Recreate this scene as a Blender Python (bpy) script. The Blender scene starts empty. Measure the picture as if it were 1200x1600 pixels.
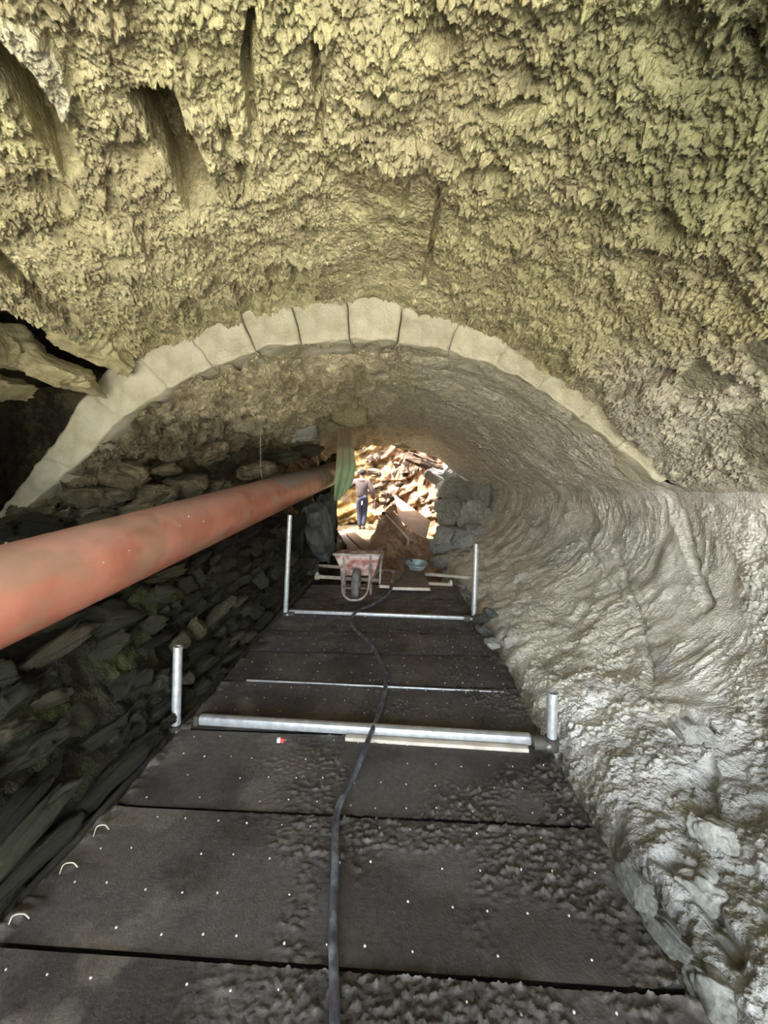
import bpy, bmesh, math, random
import numpy as np
from mathutils import Vector, Matrix

random.seed(7)
scene = bpy.context.scene
C = scene.collection
PI = math.pi

# ------------------------------------------------------------------ camera
CAM_H = 1.35          # lens height above the deck
F_PX = 600.0          # focal length in pixels of a 1200x1600 frame
VP = (622.0, 750.0)   # where the tunnel's axis vanishes
YAW = math.atan((VP[0] - 600.0) / F_PX)
cam_d = bpy.data.cameras.new('camera')
cam_d.sensor_fit = 'AUTO'
cam_d.sensor_width = 36.0
cam_d.lens = F_PX / 1600.0 * 36.0
cam_d.shift_y = -(800.0 - VP[1]) / 1600.0
cam_d.clip_start = 0.02
cam = bpy.data.objects.new('camera', cam_d)
C.objects.link(cam)
cam.location = (0, 0, CAM_H)
cam.rotation_euler = (PI / 2, 0, YAW)
scene.camera = cam

# ------------------------------------------------------------------ sky, sun, exposure
world = bpy.data.worlds.new('sky')
scene.world = world
world.use_nodes = True
nt = world.node_tree
nt.nodes.clear()
w_out = nt.nodes.new('ShaderNodeOutputWorld')
w_bg = nt.nodes.new('ShaderNodeBackground')
w_sky = nt.nodes.new('ShaderNodeTexSky')
w_sky.sky_type = 'NISHITA'
w_sky.sun_disc = False
w_sky.sun_elevation = math.radians(62)
w_sky.sun_rotation = math.radians(245)
w_sky.air_density = 1.0
w_sky.dust_density = 2.0
w_sky.ozone_density = 1.0
w_hsv = nt.nodes.new('ShaderNodeHueSaturation')   # thin haze greys the blue
w_hsv.inputs['Saturation'].default_value = 0.55
nt.links.new(w_sky.outputs[0], w_hsv.inputs['Color'])
nt.links.new(w_hsv.outputs[0], w_bg.inputs[0])
w_bg.inputs[1].default_value = 0.60
nt.links.new(w_bg.outputs[0], w_out.inputs[0])

sun_d = bpy.data.lights.new('sun', 'SUN')
sun_d.energy = 5.5
sun_d.angle = math.radians(1.2)
sun_d.color = (1.0, 0.95, 0.88)
sun = bpy.data.objects.new('sun', sun_d)
C.objects.link(sun)
sun.rotation_euler = Vector((0.50, 0.24, -1.0)).to_track_quat('-Z', 'Y').to_euler()
sun.location = (-3, -6, 12)

scene.view_settings.view_transform = 'Standard'
scene.view_settings.look = 'None'
scene.view_settings.gamma = 1.0
scene.view_settings.use_curve_mapping = False
scene.view_settings.exposure = 3.05

# ------------------------------------------------------------------ projection helpers
CA, SA = math.cos(YAW), math.sin(YAW)
def at(px, py, Y):
    """the point of the plane y = Y that the photograph shows at (px, py)"""
    a = px - 600.0; b = VP[1] - py
    dx = -SA * F_PX + CA * a
    dy = CA * F_PX + SA * a
    k = Y / dy
    return Vector((dx * k, Y, CAM_H + b * k))
def ground(px, py, z=0.0):
    """the point of the level z that the photograph shows at (px, py)"""
    a = px - 600.0; b = VP[1] - py
    k = (z - CAM_H) / b
    return Vector(((-SA * F_PX + CA * a) * k, (CA * F_PX + SA * a) * k, z))
def project(P):
    x = P[..., 0]; y = P[..., 1]; z = P[..., 2] - CAM_H
    fwd = np.maximum(-SA * x + CA * y, 0.05)
    r = CA * x + SA * y
    return np.stack([600 + F_PX * r / fwd, VP[1] - F_PX * z / fwd], -1)

# ------------------------------------------------------------------ vectorised noise
def _h(ix, iy, iz, seed):
    h = (ix * np.uint32(374761393) + iy * np.uint32(668265263) + iz * np.uint32(2147483647) + np.uint32(seed * 974634777 % 4294967296))
    h = (h ^ (h >> np.uint32(13))) * np.uint32(1274126177)
    h = h ^ (h >> np.uint32(16))
    h = h * np.uint32(2246822519)
    return h ^ (h >> np.uint32(15))
_G = np.array([(1,1,0),(-1,1,0),(1,-1,0),(-1,-1,0),(1,0,1),(-1,0,1),(1,0,-1),(-1,0,-1),(0,1,1),(0,-1,1),(0,1,-1),(0,-1,-1),(1,1,0),(-1,1,0),(0,-1,1),(0,-1,-1)], np.float32)
def perlin(P, seed=0):
    P = np.asarray(P, np.float32)
    i = np.floor(P)
    f = P - i
    i = i.astype(np.int64).astype(np.uint32)
    u = f * f * f * (f * (f * 6 - 15) + 10)
    out = None
    def g(dx, dy, dz):
        h = _h(i[..., 0] + np.uint32(dx), i[..., 1] + np.uint32(dy), i[..., 2] + np.uint32(dz), seed) & np.uint32(15)
        gr = _G[h]
        return gr[..., 0] * (f[..., 0] - dx) + gr[..., 1] * (f[..., 1] - dy) + gr[..., 2] * (f[..., 2] - dz)
    x0 = g(0,0,0); x1 = g(1,0,0); a = x0 + (x1 - x0) * u[..., 0]
    x0 = g(0,1,0); x1 = g(1,1,0); b = x0 + (x1 - x0) * u[..., 0]
    c = a + (b - a) * u[..., 1]
    x0 = g(0,0,1); x1 = g(1,0,1); a = x0 + (x1 - x0) * u[..., 0]
    x0 = g(0,1,1); x1 = g(1,1,1); b = x0 + (x1 - x0) * u[..., 0]
    d = a + (b - a) * u[..., 1]
    return c + (d - c) * u[..., 2]
def fbm(P, freq, octaves=4, seed=0, gain=0.5):
    r = 0; a = 1.0
    for o in range(octaves):
        r = r + a * perlin(P * freq, seed + o * 17); freq *= 2.03; a *= gain
    return r
def billow(P, freq, octaves=3, seed=0, gain=0.55):
    r = 0; a = 1.0
    for o in range(octaves):
        r = r + a * np.abs(perlin(P * freq, seed + o * 13)); freq *= 2.1; a *= gain
    return r
def worley(P, freq, seed=0):
    P = np.asarray(P, np.float32) * freq
    i = np.floor(P); f = P - i
    i = i.astype(np.int64).astype(np.uint32)
    f1 = np.full(P.shape[:-1], 9.0, np.float32); f2 = f1.copy()
    for dx in (-1, 0, 1):
        for dy in (-1, 0, 1):
            for dz in (-1, 0, 1):
                h = _h(i[..., 0] + np.uint32(dx & 0xffffffff), i[..., 1] + np.uint32(dy & 0xffffffff), i[..., 2] + np.uint32(dz & 0xffffffff), seed)
                ox = (h & np.uint32(1023)).astype(np.float32) / 1023.0
                oy = ((h >> np.uint32(10)) & np.uint32(1023)).astype(np.float32) / 1023.0
                oz = ((h >> np.uint32(20)) & np.uint32(1023)).astype(np.float32) / 1023.0
                d = (dx + ox - f[..., 0]) ** 2 + (dy + oy - f[..., 1]) ** 2 + (dz + oz - f[..., 2]) ** 2
                f2 = np.minimum(f2, np.maximum(d, f1)); f1 = np.minimum(f1, d)
    return np.sqrt(f1), np.sqrt(f2)
def sstep(a, b, x):
    t = np.clip((x - a) / (b - a), 0, 1)
    return t * t * (3 - 2 * t)
def seg_dist(q, a, b):
    a = np.array(a, np.float32); b = np.array(b, np.float32)
    ab = b - a
    t = np.clip(((q - a) @ ab) / max(float(ab @ ab), 1e-6), 0, 1)
    return np.sqrt(((q - a - t[..., None] * ab) ** 2).sum(-1))
def line_mask(q, pts, w, soft=1.0):
    d = np.full(q.shape[:-1], 1e9, np.float32)
    for a, b in zip(pts[:-1], pts[1:]):
        d = np.minimum(d, seg_dist(q, a, b))
    return 1 - sstep(w * 0.5, w * 0.5 + w * soft, d)
def poly_mask(q, poly, soft):
    d = np.full(q.shape[:-1], 1e9, np.float32)
    ins = np.zeros(q.shape[:-1], bool)
    n = len(poly)
    for i in range(n):
        a, b = poly[i], poly[(i + 1) % n]
        d = np.minimum(d, seg_dist(q, a, b))
        if a[1] != b[1]:
            c = ((a[1] > q[..., 1]) != (b[1] > q[..., 1])) & (q[..., 0] < (b[0] - a[0]) * (q[..., 1] - a[1]) / (b[1] - a[1]) + a[0])
            ins ^= c
    sd = np.where(ins, d, -d)
    return sstep(-soft * 0.5, soft * 0.5, sd)
def ell_mask(q, c, r, soft=0.5, ang=0):
    x = q[..., 0] - c[0]; y = q[..., 1] - c[1]
    ca, sa = math.cos(ang), math.sin(ang)
    u = (x * ca + y * sa) / r[0]; v = (-x * sa + y * ca) / r[1]
    return 1 - sstep(1 - soft, 1 + soft, np.sqrt(u * u + v * v))
def lin(r, g, b):
    f = lambda c: ((c / 255 + 0.055) / 1.055) ** 2.4 if c > 10 else c / 255 / 12.92
    return np.array([f(r), f(g), f(b)], np.float32)
def mix(a, b, m):
    return a * (1 - m[..., None]) + b * m[..., None]

# ------------------------------------------------------------------ materials
MATS = {}
def principled(name):
    m = bpy.data.materials.new(name); m.use_nodes = True
    n = m.node_tree.nodes; l = m.node_tree.links
    return m, n, l, n['Principled BSDF']
def noise_node(n, l, scale, detail=6, rough=0.6, coord='Object', dist=0.0):
    tc = n.new('ShaderNodeTexCoord'); t = n.new('ShaderNodeTexNoise')
    t.inputs['Scale'].default_value = scale; t.inputs['Detail'].default_value = detail
    t.inputs['Roughness'].default_value = rough; t.inputs['Distortion'].default_value = dist
    l.new(tc.outputs[coord], t.inputs['Vector'])
    return t
def ramp(n, l, src, stops):
    r = n.new('ShaderNodeValToRGB')
    e = r.color_ramp.elements
    while len(e) < len(stops): e.new(0.5)
    for k, (p, c) in enumerate(stops):
        e[k].position = p; e[k].color = (*c, 1)
    l.new(src, r.inputs[0])
    return r
def bump(n, l, bsdf, src, strength, dist, prev=None):
    b = n.new('ShaderNodeBump'); b.inputs['Strength'].default_value = strength; b.inputs['Distance'].default_value = dist
    l.new(src, b.inputs['Height'])
    if prev is not None: l.new(prev.outputs[0], b.inputs['Normal'])
    l.new(b.outputs[0], bsdf.inputs['Normal'])
    return b
def mat_attr(name, rough=0.85, var=0.35, fine=90.0, bstr=0.6, bdist=0.006, rough_var=0.0, spec=0.3):
    """surface whose own colours come with the mesh, broken up by grain and fine relief"""
    m, n, l, b = principled(name)
    a = n.new('ShaderNodeAttribute'); a.attribute_name = 'Col'
    t = noise_node(n, l, fine * 0.35, 5, 0.6)
    r = ramp(n, l, t.outputs[0], [(0.25, (1 - var,) * 3), (0.75, (1 + var,) * 3)])
    mx = n.new('ShaderNodeMix'); mx.data_type = 'RGBA'; mx.blend_type = 'MULTIPLY'; mx.inputs[0].default_value = 1.0
    l.new(a.outputs['Color'], mx.inputs[6]); l.new(r.outputs[0], mx.inputs[7])
    l.new(mx.outputs[2], b.inputs['Base Color'])
    b.inputs['Roughness'].default_value = rough
    b.inputs['Specular IOR Level'].default_value = spec
    if rough_var:
        t3 = noise_node(n, l, 6, 5)
        mr = n.new('ShaderNodeMapRange'); mr.inputs[1].default_value = 0.35; mr.inputs[2].default_value = 0.65
        mr.inputs[3].default_value = rough - rough_var; mr.inputs[4].default_value = rough + rough_var
        l.new(t3.outputs[0], mr.inputs[0]); l.new(mr.outputs[0], b.inputs['Roughness'])
    t2 = noise_node(n, l, fine, 2.5, 0.55)
    bump(n, l, b, t2.outputs[0], bstr, bdist)
    MATS[name] = m
    return m
def mat_simple(name, stops, scale=8, rough=0.7, metal=0.0, bscale=60, bstr=0.4, bdist=0.004, spec=0.4, objvar=0.0, detail=6):
    m, n, l, b = principled(name)
    t = noise_node(n, l, scale, detail, 0.62)
    r = ramp(n, l, t.outputs[0], stops)
    col = r.outputs[0]
    if objvar:
        oi = n.new('ShaderNodeObjectInfo')
        mr = n.new('ShaderNodeMapRange'); mr.inputs[3].default_value = 1 - objvar; mr.inputs[4].default_value = 1 + objvar
        l.new(oi.outputs['Random'], mr.inputs[0])
        mx = n.new('ShaderNodeMix'); mx.data_type = 'RGBA'; mx.blend_type = 'MULTIPLY'; mx.inputs[0].default_value = 1.0
        l.new(col, mx.inputs[6]); l.new(mr.outputs[0], mx.inputs[7]); col = mx.outputs[2]
    l.new(col, b.inputs['Base Color'])
    b.inputs['Roughness'].default_value = rough; b.inputs['Metallic'].default_value = metal
    b.inputs['Specular IOR Level'].default_value = spec
    if bstr:
        t2 = noise_node(n, l, bscale, 6, 0.65)
        bump(n, l, b, t2.outputs[0], bstr, bdist)
    MATS[name] = m
    return m
L3 = lambda r, g, b: tuple(float(v) for v in lin(r, g, b))
mat_attr('vault_render', 0.6, 0.45, 55, 0.9, 0.022, 0.15, 0.5)
mat_attr('wall_render', 0.6, 0.26, 80, 0.9, 0.012, 0.15)
mat_attr('earth', 0.95, 0.35, 40, 0.7, 0.015)
mat_attr('mud_deck', 0.6, 0.35, 120, 0.5, 0.004, 0.2, 0.4)
mat_attr('pipe_plastic', 0.42, 0.10, 25, 0.12, 0.003, 0.1, 0.5)
mat_attr('cloth', 0.9, 0.10, 160, 0.3, 0.002)
_n = MATS['cloth'].node_tree.nodes; _l = MATS['cloth'].node_tree.links
_tr = _n.new('ShaderNodeBsdfTranslucent'); _ms = _n.new('ShaderNodeMixShader'); _ms.inputs[0].default_value = 0.7
_at = [q for q in _n if q.type == 'ATTRIBUTE'][0]
_l.new(_at.outputs['Color'], _tr.inputs['Color']); _l.new(_n['Principled BSDF'].outputs[0], _ms.inputs[1]); _l.new(_tr.outputs[0], _ms.inputs[2])
_l.new(_ms.outputs[0], [q for q in _n if q.type == 'OUTPUT_MATERIAL'][0].inputs['Surface'])
mat_simple('ring_stone', [(0.3, L3(186, 180, 150)), (0.52, L3(210, 205, 180)), (0.75, L3(222, 218, 200))], 7, 0.85, bscale=60, bstr=0.9, bdist=0.012, objvar=0.05)
mat_simple('vault_stone', [(0.3, L3(150, 140, 106)), (0.55, L3(190, 182, 140)), (0.75, L3(206, 200, 164))], 9, 0.85, bscale=60, bstr=1.0, bdist=0.016, objvar=0.10)
mat_simple('dark_stone', [(0.25, L3(34, 32, 25)), (0.45, L3(56, 54, 42)), (0.6, L3(66, 68, 42)), (0.8, L3(108, 104, 86))], 9, 0.6, bscale=26, bstr=1.0, bdist=0.02, objvar=0.45, detail=9)
mat_simple('brown_stone', [(0.3, L3(70, 62, 48)), (0.55, L3(106, 97, 76)), (0.8, L3(146, 136, 112))], 9, 0.7, bscale=50, bstr=1.0, bdist=0.016, objvar=0.2)
mat_simple('grey_stone', [(0.3, L3(126, 125, 116)), (0.55, L3(156, 155, 146)), (0.8, L3(186, 184, 174))], 6, 0.8, bscale=28, bstr=0.6, bdist=0.012, objvar=0.14)
mat_simple('slate_stone', [(0.3, L3(60, 60, 56)), (0.55, L3(88, 88, 82)), (0.8, L3(128, 127, 118))], 4, 0.6, bscale=22, bstr=0.6, bdist=0.012, objvar=0.2)
mat_simple('warm_stone', [(0.3, L3(60, 45, 34)), (0.55, L3(86, 68, 52)), (0.8, L3(106, 88, 70))], 5, 0.9, bscale=20, bstr=0.8, bdist=0.02, objvar=0.18)
mat_simple('galvanised', [(0.3, L3(166, 168, 166)), (0.6, L3(198, 200, 200)), (0.8, L3(214, 216, 214))], 26, 0.5, 0.55, 60, 0.2, 0.002)
mat_simple('dirty_steel', [(0.3, L3(60, 56, 50)), (0.6, L3(86, 82, 76)), (0.8, L3(120, 116, 106))], 14, 0.6, 0.3, 60, 0.3, 0.003)
mat_simple('pale_tube', [(0.3, L3(168, 156, 136)), (0.6, L3(198, 190, 172)), (0.8, L3(212, 206, 190))], 18, 0.6, 0.15, 60, 0.2, 0.002)
mat_simple('nail_steel', [(0.3, L3(200, 200, 196)), (0.7, L3(235, 235, 230))], 30, 0.35, 0.5, bstr=0)
mat_simple('rubber_hose', [(0.35, L3(40, 40, 44)), (0.52, L3(74, 76, 82)), (0.7, L3(126, 130, 134))], 16, 0.4, 0, 50, 0.3, 0.003)
mat_simple('barrow_paint', [(0.34, L3(150, 84, 76)), (0.46, L3(192, 140, 130)), (0.56, L3(222, 206, 198))], 9, 0.7, 0, 40, 0.5, 0.004)
mat_simple('barrow_frame', [(0.35, L3(126, 112, 104)), (0.6, L3(182, 172, 164)), (0.8, L3(206, 200, 194))], 14, 0.65, 0.1, 50, 0.3, 0.003)
mat_simple('rubber_tyre', [(0.35, L3(84, 80, 78)), (0.6, L3(120, 116, 112)), (0.8, L3(146, 142, 138))], 12, 0.85, 0, 40, 0.4, 0.004)
mat_simple('wood_plank', [(0.3, L3(96, 76, 48)), (0.55, L3(122, 100, 66)), (0.8, L3(140, 118, 84))], 10, 0.85, 0, 40, 0.4, 0.004)
mat_simple('plywood', [(0.3, L3(96, 74, 54)), (0.55, L3(112, 88, 66)), (0.8, L3(124, 100, 78))], 5, 0.8, 0, 40, 0.2, 0.003)
mat_simple('muddy_board', [(0.3, L3(92, 78, 70)), (0.55, L3(118, 104, 96)), (0.8, L3(140, 128, 120))], 8, 0.7, 0, 40, 0.4, 0.004)
mat_simple('pale_edge', [(0.3, L3(170, 158, 140)), (0.7, L3(206, 198, 184))], 12, 0.8, 0, 40, 0.3, 0.003)
mat_simple('zinc_basin', [(0.3, L3(140, 154, 156)), (0.6, L3(176, 192, 194)), (0.8, L3(206, 216, 214))], 10, 0.45, 0.4, 40, 0.2, 0.003)
mat_simple('skin', [(0.3, L3(120, 82, 64)), (0.7, L3(138, 98, 78))], 6, 0.6, bstr=0)
mat_simple('shirt_fabric', [(0.3, L3(54, 43, 40)), (0.7, L3(64, 52, 48))], 8, 0.9, bscale=60, bstr=0.2)
mat_simple('trouser_fabric', [(0.3, L3(26, 28, 38)), (0.7, L3(36, 38, 50))], 8, 0.9, bscale=60, bstr=0.2)
mat_simple('shoe_leather', [(0.3, L3(20, 22, 30)), (0.7, L3(30, 32, 42))], 8, 0.7, bstr=0)
mat_simple('dark_hair', [(0.3, L3(14, 10, 9)), (0.7, L3(24, 18, 16))], 20, 0.9, bscale=90, bstr=0.4)
mat_simple('red_plastic', [(0.3, L3(200, 60, 48)), (0.7, L3(224, 84, 68))], 8, 0.5, bstr=0)
mat_simple('white_plastic', [(0.3, L3(206, 202, 196)), (0.7, L3(232, 230, 226))], 8, 0.5, bstr=0)
mat_simple('rusty_iron', [(0.3, L3(40, 34, 30)), (0.7, L3(72, 60, 52))], 16, 0.7, 0.2, bstr=0.2)

# ------------------------------------------------------------------ mesh helpers
def tag(o, label=None, cat=None, group=None, kind=None):
    if label: o['label'] = label
    if cat: o['category'] = cat
    if group: o['group'] = group
    if kind: o['kind'] = kind
    return o
def empty(name, loc):
    o = bpy.data.objects.new(name, None); o.empty_display_size = 0.1
    C.objects.link(o); o.location = loc
    return o
def link_mesh(name, me, mat, parent=None, loc=(0, 0, 0)):
    if mat and not me.materials: me.materials.append(MATS[mat])
    o = bpy.data.objects.new(name, me); C.objects.link(o)
    o.location = loc
    if parent is not None: o.parent = parent
    return o
def np_mesh(name, V, F, col=None, smooth=True):
    """V (n,3), F (m,4) quads"""
    me = bpy.data.meshes.new(name)
    V = np.ascontiguousarray(V, np.float32); F = np.ascontiguousarray(F, np.int32)
    me.vertices.add(len(V)); me.vertices.foreach_set('co', V.ravel())
    me.loops.add(F.size); me.loops.foreach_set('vertex_index', F.ravel())
    me.polygons.add(len(F))
    me.polygons.foreach_set('loop_start', np.arange(0, F.size, F.shape[1], dtype=np.int32))
    me.polygons.foreach_set('loop_total', np.full(len(F), F.shape[1], np.int32))
    if col is not None:
        a = me.color_attributes.new('Col', 'FLOAT_COLOR', 'POINT')
        c4 = np.ones((len(V), 4), np.float32); c4[:, :3] = col.reshape(-1, 3)
        a.data.foreach_set('color', c4.ravel())
    me.update(calc_edges=True)
    me.polygons.foreach_set('use_smooth', np.full(len(F), smooth, bool))
    return me
def grid_faces(na, nb, flip=False, wrap=False):
    i = np.arange(na - 1)[:, None]; j = np.arange(nb - (0 if wrap else 1))[None, :]
    jn = (j + 1) % nb
    q = np.stack([i * nb + j, i * nb + jn, (i + 1) * nb + jn, (i + 1) * nb + j], -1).reshape(-1, 4)
    return q[:, ::-1] if flip else q
class MB:
    """collects boxes, tubes and sheets into one mesh"""
    def __init__(s): s.v = []; s.f = []
    def add(s, vs, fs):
        o = len(s.v); s.v += [Vector(v) for v in vs]; s.f += [tuple(i + o for i in f) for f in fs]
        return s
    def box(s, c, d, rot=None, bev=0.0):
        bm = bmesh.new(); bmesh.ops.create_cube(bm, size=1.0)
        for v in bm.verts: v.co = Vector((v.co.x * d[0], v.co.y * d[1], v.co.z * d[2]))
        if bev: bmesh.ops.bevel(bm, geom=bm.edges[:], offset=bev, segments=2, affect='EDGES', profile=0.5)
        R = rot if rot is not None else Matrix.Identity(3)
        bm.verts.ensure_lookup_table()
        s.add([R @ v.co + Vector(c) for v in bm.verts], [[v.index for v in f.verts] for f in bm.faces]); bm.free()
        return s
    def path(s, pts, r, n=12, cap=True):
        pts = [Vector(p) for p in pts]; m = len(pts)
        rr = r if isinstance(r, (list, tuple)) else [r] * m
        up = Vector((0, 0, 1)); rings = []; ref = None
        for i, p in enumerate(pts):
            t = (pts[min(i + 1, m - 1)] - pts[max(i - 1, 0)]).normalized()
            if ref is None:
                ref = t.cross(up)
                if ref.length < 0.1: ref = t.cross(Vector((1, 0, 0)))
            ref = (ref - t * ref.dot(t)).normalized(); b = t.cross(ref)
            rings.append([p + (ref * math.cos(2 * PI * k / n) + b * math.sin(2 * PI * k / n)) * rr[i] for k in range(n)])
        vs = [v for rg in rings for v in rg]; fs = []
        for i in range(m - 1):
            for k in range(n):
                fs.append((i * n + k, i * n + (k + 1) % n, (i + 1) * n + (k + 1) % n, (i + 1) * n + k))
        if cap:
            fs.append(tuple(range(n))[::-1]); fs.append(tuple((m - 1) * n + k for k in range(n)))
        return s.add(vs, fs)
    def hollow(s, p0, p1, r, wall=0.004, n=20):
        """open scaffold tube with a wall thickness"""
        p0 = Vector(p0); p1 = Vector(p1); t = (p1 - p0).normalized()
        a = t.cross(Vector((0.3, 1, 0.2))).normalized(); b = t.cross(a)
        rings = [(p0, r), (p1, r), (p1, r - wall), (p0, r - wall)]
        vs = [p + (a * math.cos(2 * PI * k / n) + b * math.sin(2 * PI * k / n)) * q for p, q in rings for k in range(n)]
        fs = []
        for i in range(4):
            j = (i + 1) % 4
            for k in range(n): fs.append((i * n + k, i * n + (k + 1) % n, j * n + (k + 1) % n, j * n + k))
        return s.add(vs, fs)
    def lathe(s, prof, c, axis=(0, 0, 1), n=28):
        ax = Vector(axis).normalized(); a = ax.cross(Vector((0.31, 0.2, 0.93)))
        if a.length < 0.1: a = ax.cross(Vector((1, 0, 0)))
        a.normalize(); b = ax.cross(a); c = Vector(c)
        vs = [c + ax * h + (a * math.cos(2 * PI * k / n) + b * math.sin(2 * PI * k / n)) * r for r, h in prof for k in range(n)]
        fs = []
        for i in range(len(prof) - 1):
            for k in range(n): fs.append((i * n + k, i * n + (k + 1) % n, (i + 1) * n + (k + 1) % n, (i + 1) * n + k))
        return s.add(vs, fs)
    def build(s, name, mat, parent=None, origin=None, smooth=True, bevel=0):
        off = parent.location if parent is not None else (Vector(origin) if origin is not None else Vector())
        if parent is not None and parent.parent is not None: off = off + parent.parent.location
        me = bpy.data.meshes.new(name)
        me.from_pydata([tuple(v - off) for v in s.v], [], s.f)
        bm = bmesh.new(); bm.from_mesh(me); bmesh.ops.recalc_face_normals(bm, faces=bm.faces[:])
        for e in bm.edges:
            if len(e.link_faces) == 2 and e.calc_face_angle(0) > 0.6: e.smooth = False
        bm.to_mesh(me); bm.free()
        for p in me.polygons: p.use_smooth = smooth
        me.materials.append(MATS[mat])
        o = bpy.data.objects.new(name, me); C.objects.link(o)
        if parent is not None: o.parent = parent
        elif origin is not None: o.location = Vector(origin)
        return o

def smooth_path(pts, per=6):
    pts = [np.array(p) for p in pts]
    pts = [2 * pts[0] - pts[1]] + pts + [2 * pts[-1] - pts[-2]]
    outp = []
    for i in range(1, len(pts) - 2):
        p0, p1, p2, p3 = pts[i - 1:i + 3]
        for k in range(per):
            t = k / per
            outp.append(Vector(0.5 * (2 * p1 + (p2 - p0) * t + (2 * p0 - 5 * p1 + 4 * p2 - p3) * t * t + (3 * p1 - p0 - 3 * p2 + p3) * t ** 3)))
    outp.append(Vector(pts[-2]))
    return outp

# ------------------------------------------------------------------ tunnel section
YR = 2.73      # plane of the arch ring
YEND = 8.8     # far mouth of the tunnel
YNEAR = -2.6   # near mouth, behind the photographer
def catmull(pts, per=24, pre=None, post=None):
    pts = [np.array(p, float) for p in pts]
    pts = [2 * pts[0] - pts[1] if pre is None else np.array(pre, float)] + pts + [2 * pts[-1] - pts[-2] if post is None else np.array(post, float)]
    out = []
    for i in range(1, len(pts) - 2):
        p0, p1, p2, p3 = pts[i - 1:i + 3]
        for k in range(per):
            t = k / per
            out.append(0.5 * (2 * p1 + (p2 - p0) * t + (2 * p0 - 5 * p1 + 4 * p2 - p3) * t * t + (3 * p1 - p0 - 3 * p2 + p3) * t ** 3))
    out.append(pts[-2])
    return np.array(out)
def resample(P, n):
    d = np.r_[0, np.cumsum(np.sqrt((np.diff(P, axis=0) ** 2).sum(1)))]
    s = np.linspace(0, d[-1], n)
    return np.stack([np.interp(s, d, P[:, 0]), np.interp(s, d, P[:, 1])], -1), s
def ringpt(px, py):
    p = at(px, py, YR); return (p.x, p.z)
INNER = [ringpt(*p) for p in [(20, 812), (75, 762), (130, 715), (200, 645), (300, 588), (400, 548), (475, 534), (550, 530), (620, 534), (700, 547), (800, 583), (900, 648), (1000, 725), (1050, 775)]]
OUTER = [ringpt(*p) for p in [(6, 808), (58, 742), (102, 684), (142, 626), (200, 566), (300, 520), (400, 487), (475, 473), (550, 468), (620, 476), (700, 497), (800, 540), (900, 603), (985, 675), (1052, 765)]]
LEFT_WALL = [(-1.12, -0.65), (-1.19, -0.15), (-1.30, 0.08), (-1.52, 0.42), (-1.80, 0.74), (-2.10, 1.00), (-2.48, 1.10)]
RIGHT_WALL = [(1.995, CAM_H - 0.085), (2.09, CAM_H - 0.28), (2.06, CAM_H - 0.56), (1.86, CAM_H - 0.86), (1.52, CAM_H - 1.10), (1.18, CAM_H - 1.27), (0.94, CAM_H - 1.37), (0.83, CAM_H - 1.6), (0.79, CAM_H - 2.0)]
CENTRE = np.array([-0.25, 1.25])
def shell(name, prof, n_s, Ys, disp, colour, mat, ends='', pre=None, post=None):
    pts, s = resample(catmull(prof, 24, pre, post), n_s)
    tg = np.gradient(pts, axis=0); tg /= np.linalg.norm(tg, axis=1)[:, None]
    nrm = np.stack([-tg[:, 1], tg[:, 0]], -1)
    if ((CENTRE - pts) * nrm).sum() < 0: nrm = -nrm
    Ys = np.asarray(Ys)
    P = np.zeros((len(Ys), n_s, 3), np.float32)
    P[..., 0] = pts[None, :, 0]; P[..., 1] = Ys[:, None]; P[..., 2] = pts[None, :, 1]
    N = np.zeros_like(P); N[..., 0] = nrm[None, :, 0]; N[..., 2] = nrm[None, :, 1]
    S = np.broadcast_to(s[None, :], P.shape[:2])
    q = project(P)
    d = disp(P, q, S)
    e = np.zeros(n_s)
    for side in ends:
        e = np.maximum(e, sstep(0.14, 0.0, s if side == 'a' else s[-1] - s))
    d = d * (1 - e)[None] + 0.05 * fbm(P, 1.9, 3, 31) * e[None]
    col = colour(P, q, S, d)
    V = P + N * d[..., None]
    # a little lengthwise shove, so that lumps overhang
    V[..., 1] += 0.04 * np.clip(d, -0.03, 0.03) * (np.asarray(Ys)[:, None] > 0.5)
    me = np_mesh(name, V.reshape(-1, 3), grid_faces(len(Ys), n_s), col)
    o = link_mesh(name, me, mat)
    tag(o, kind='structure')
    return o
def ysteps(y0, y1, step0, grow):
    ys = [y0]
    while ys[-1] < y1:
        ys.append(ys[-1] + step0 * max(1.0, grow * ys[-1]))
    ys[-1] = y1
    return np.array(ys)

YEL = lin(188, 180, 142); YEL2 = lin(174, 168, 127); GRN_DIM = lin(110, 112, 79); BRN = lin(120, 102, 72); PALE = lin(198, 194, 172)
GREY = lin(188, 184, 170); GREY2 = lin(150, 148, 134); DARK = lin(84, 80, 62)

def jag(P, q, amp=5.0, freq=9.0):
    j = np.stack([fbm(P, freq, 3, 101), fbm(P, freq, 3, 102)], -1)
    return q + j * amp
def popcorn(P, seed=0, amp=1.0):
    w = np.stack([perlin(P * 34, 5), perlin(P * 34, 6), perlin(P * 34, 7)], -1)
    f1, f2 = worley(P + 0.022 * w, 38.0, seed)
    lump = np.clip(0.85 - f1, 0, 1)
    g1, g2 = worley(P - 0.010 * w, 80.0, seed + 3)
    fine = np.clip(0.85 - g1, 0, 1)
    clump = sstep(-0.25, 0.35, fbm(P, 8, 2, seed + 9))
    return amp * (0.043 * lump * (0.40 + 0.9 * clump) + 0.022 * fine + 0.010 * clump + 0.010 * (billow(P, 15, 2, seed + 4) - 0.3) + 0.006 * perlin(P * 110, seed + 6))

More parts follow.
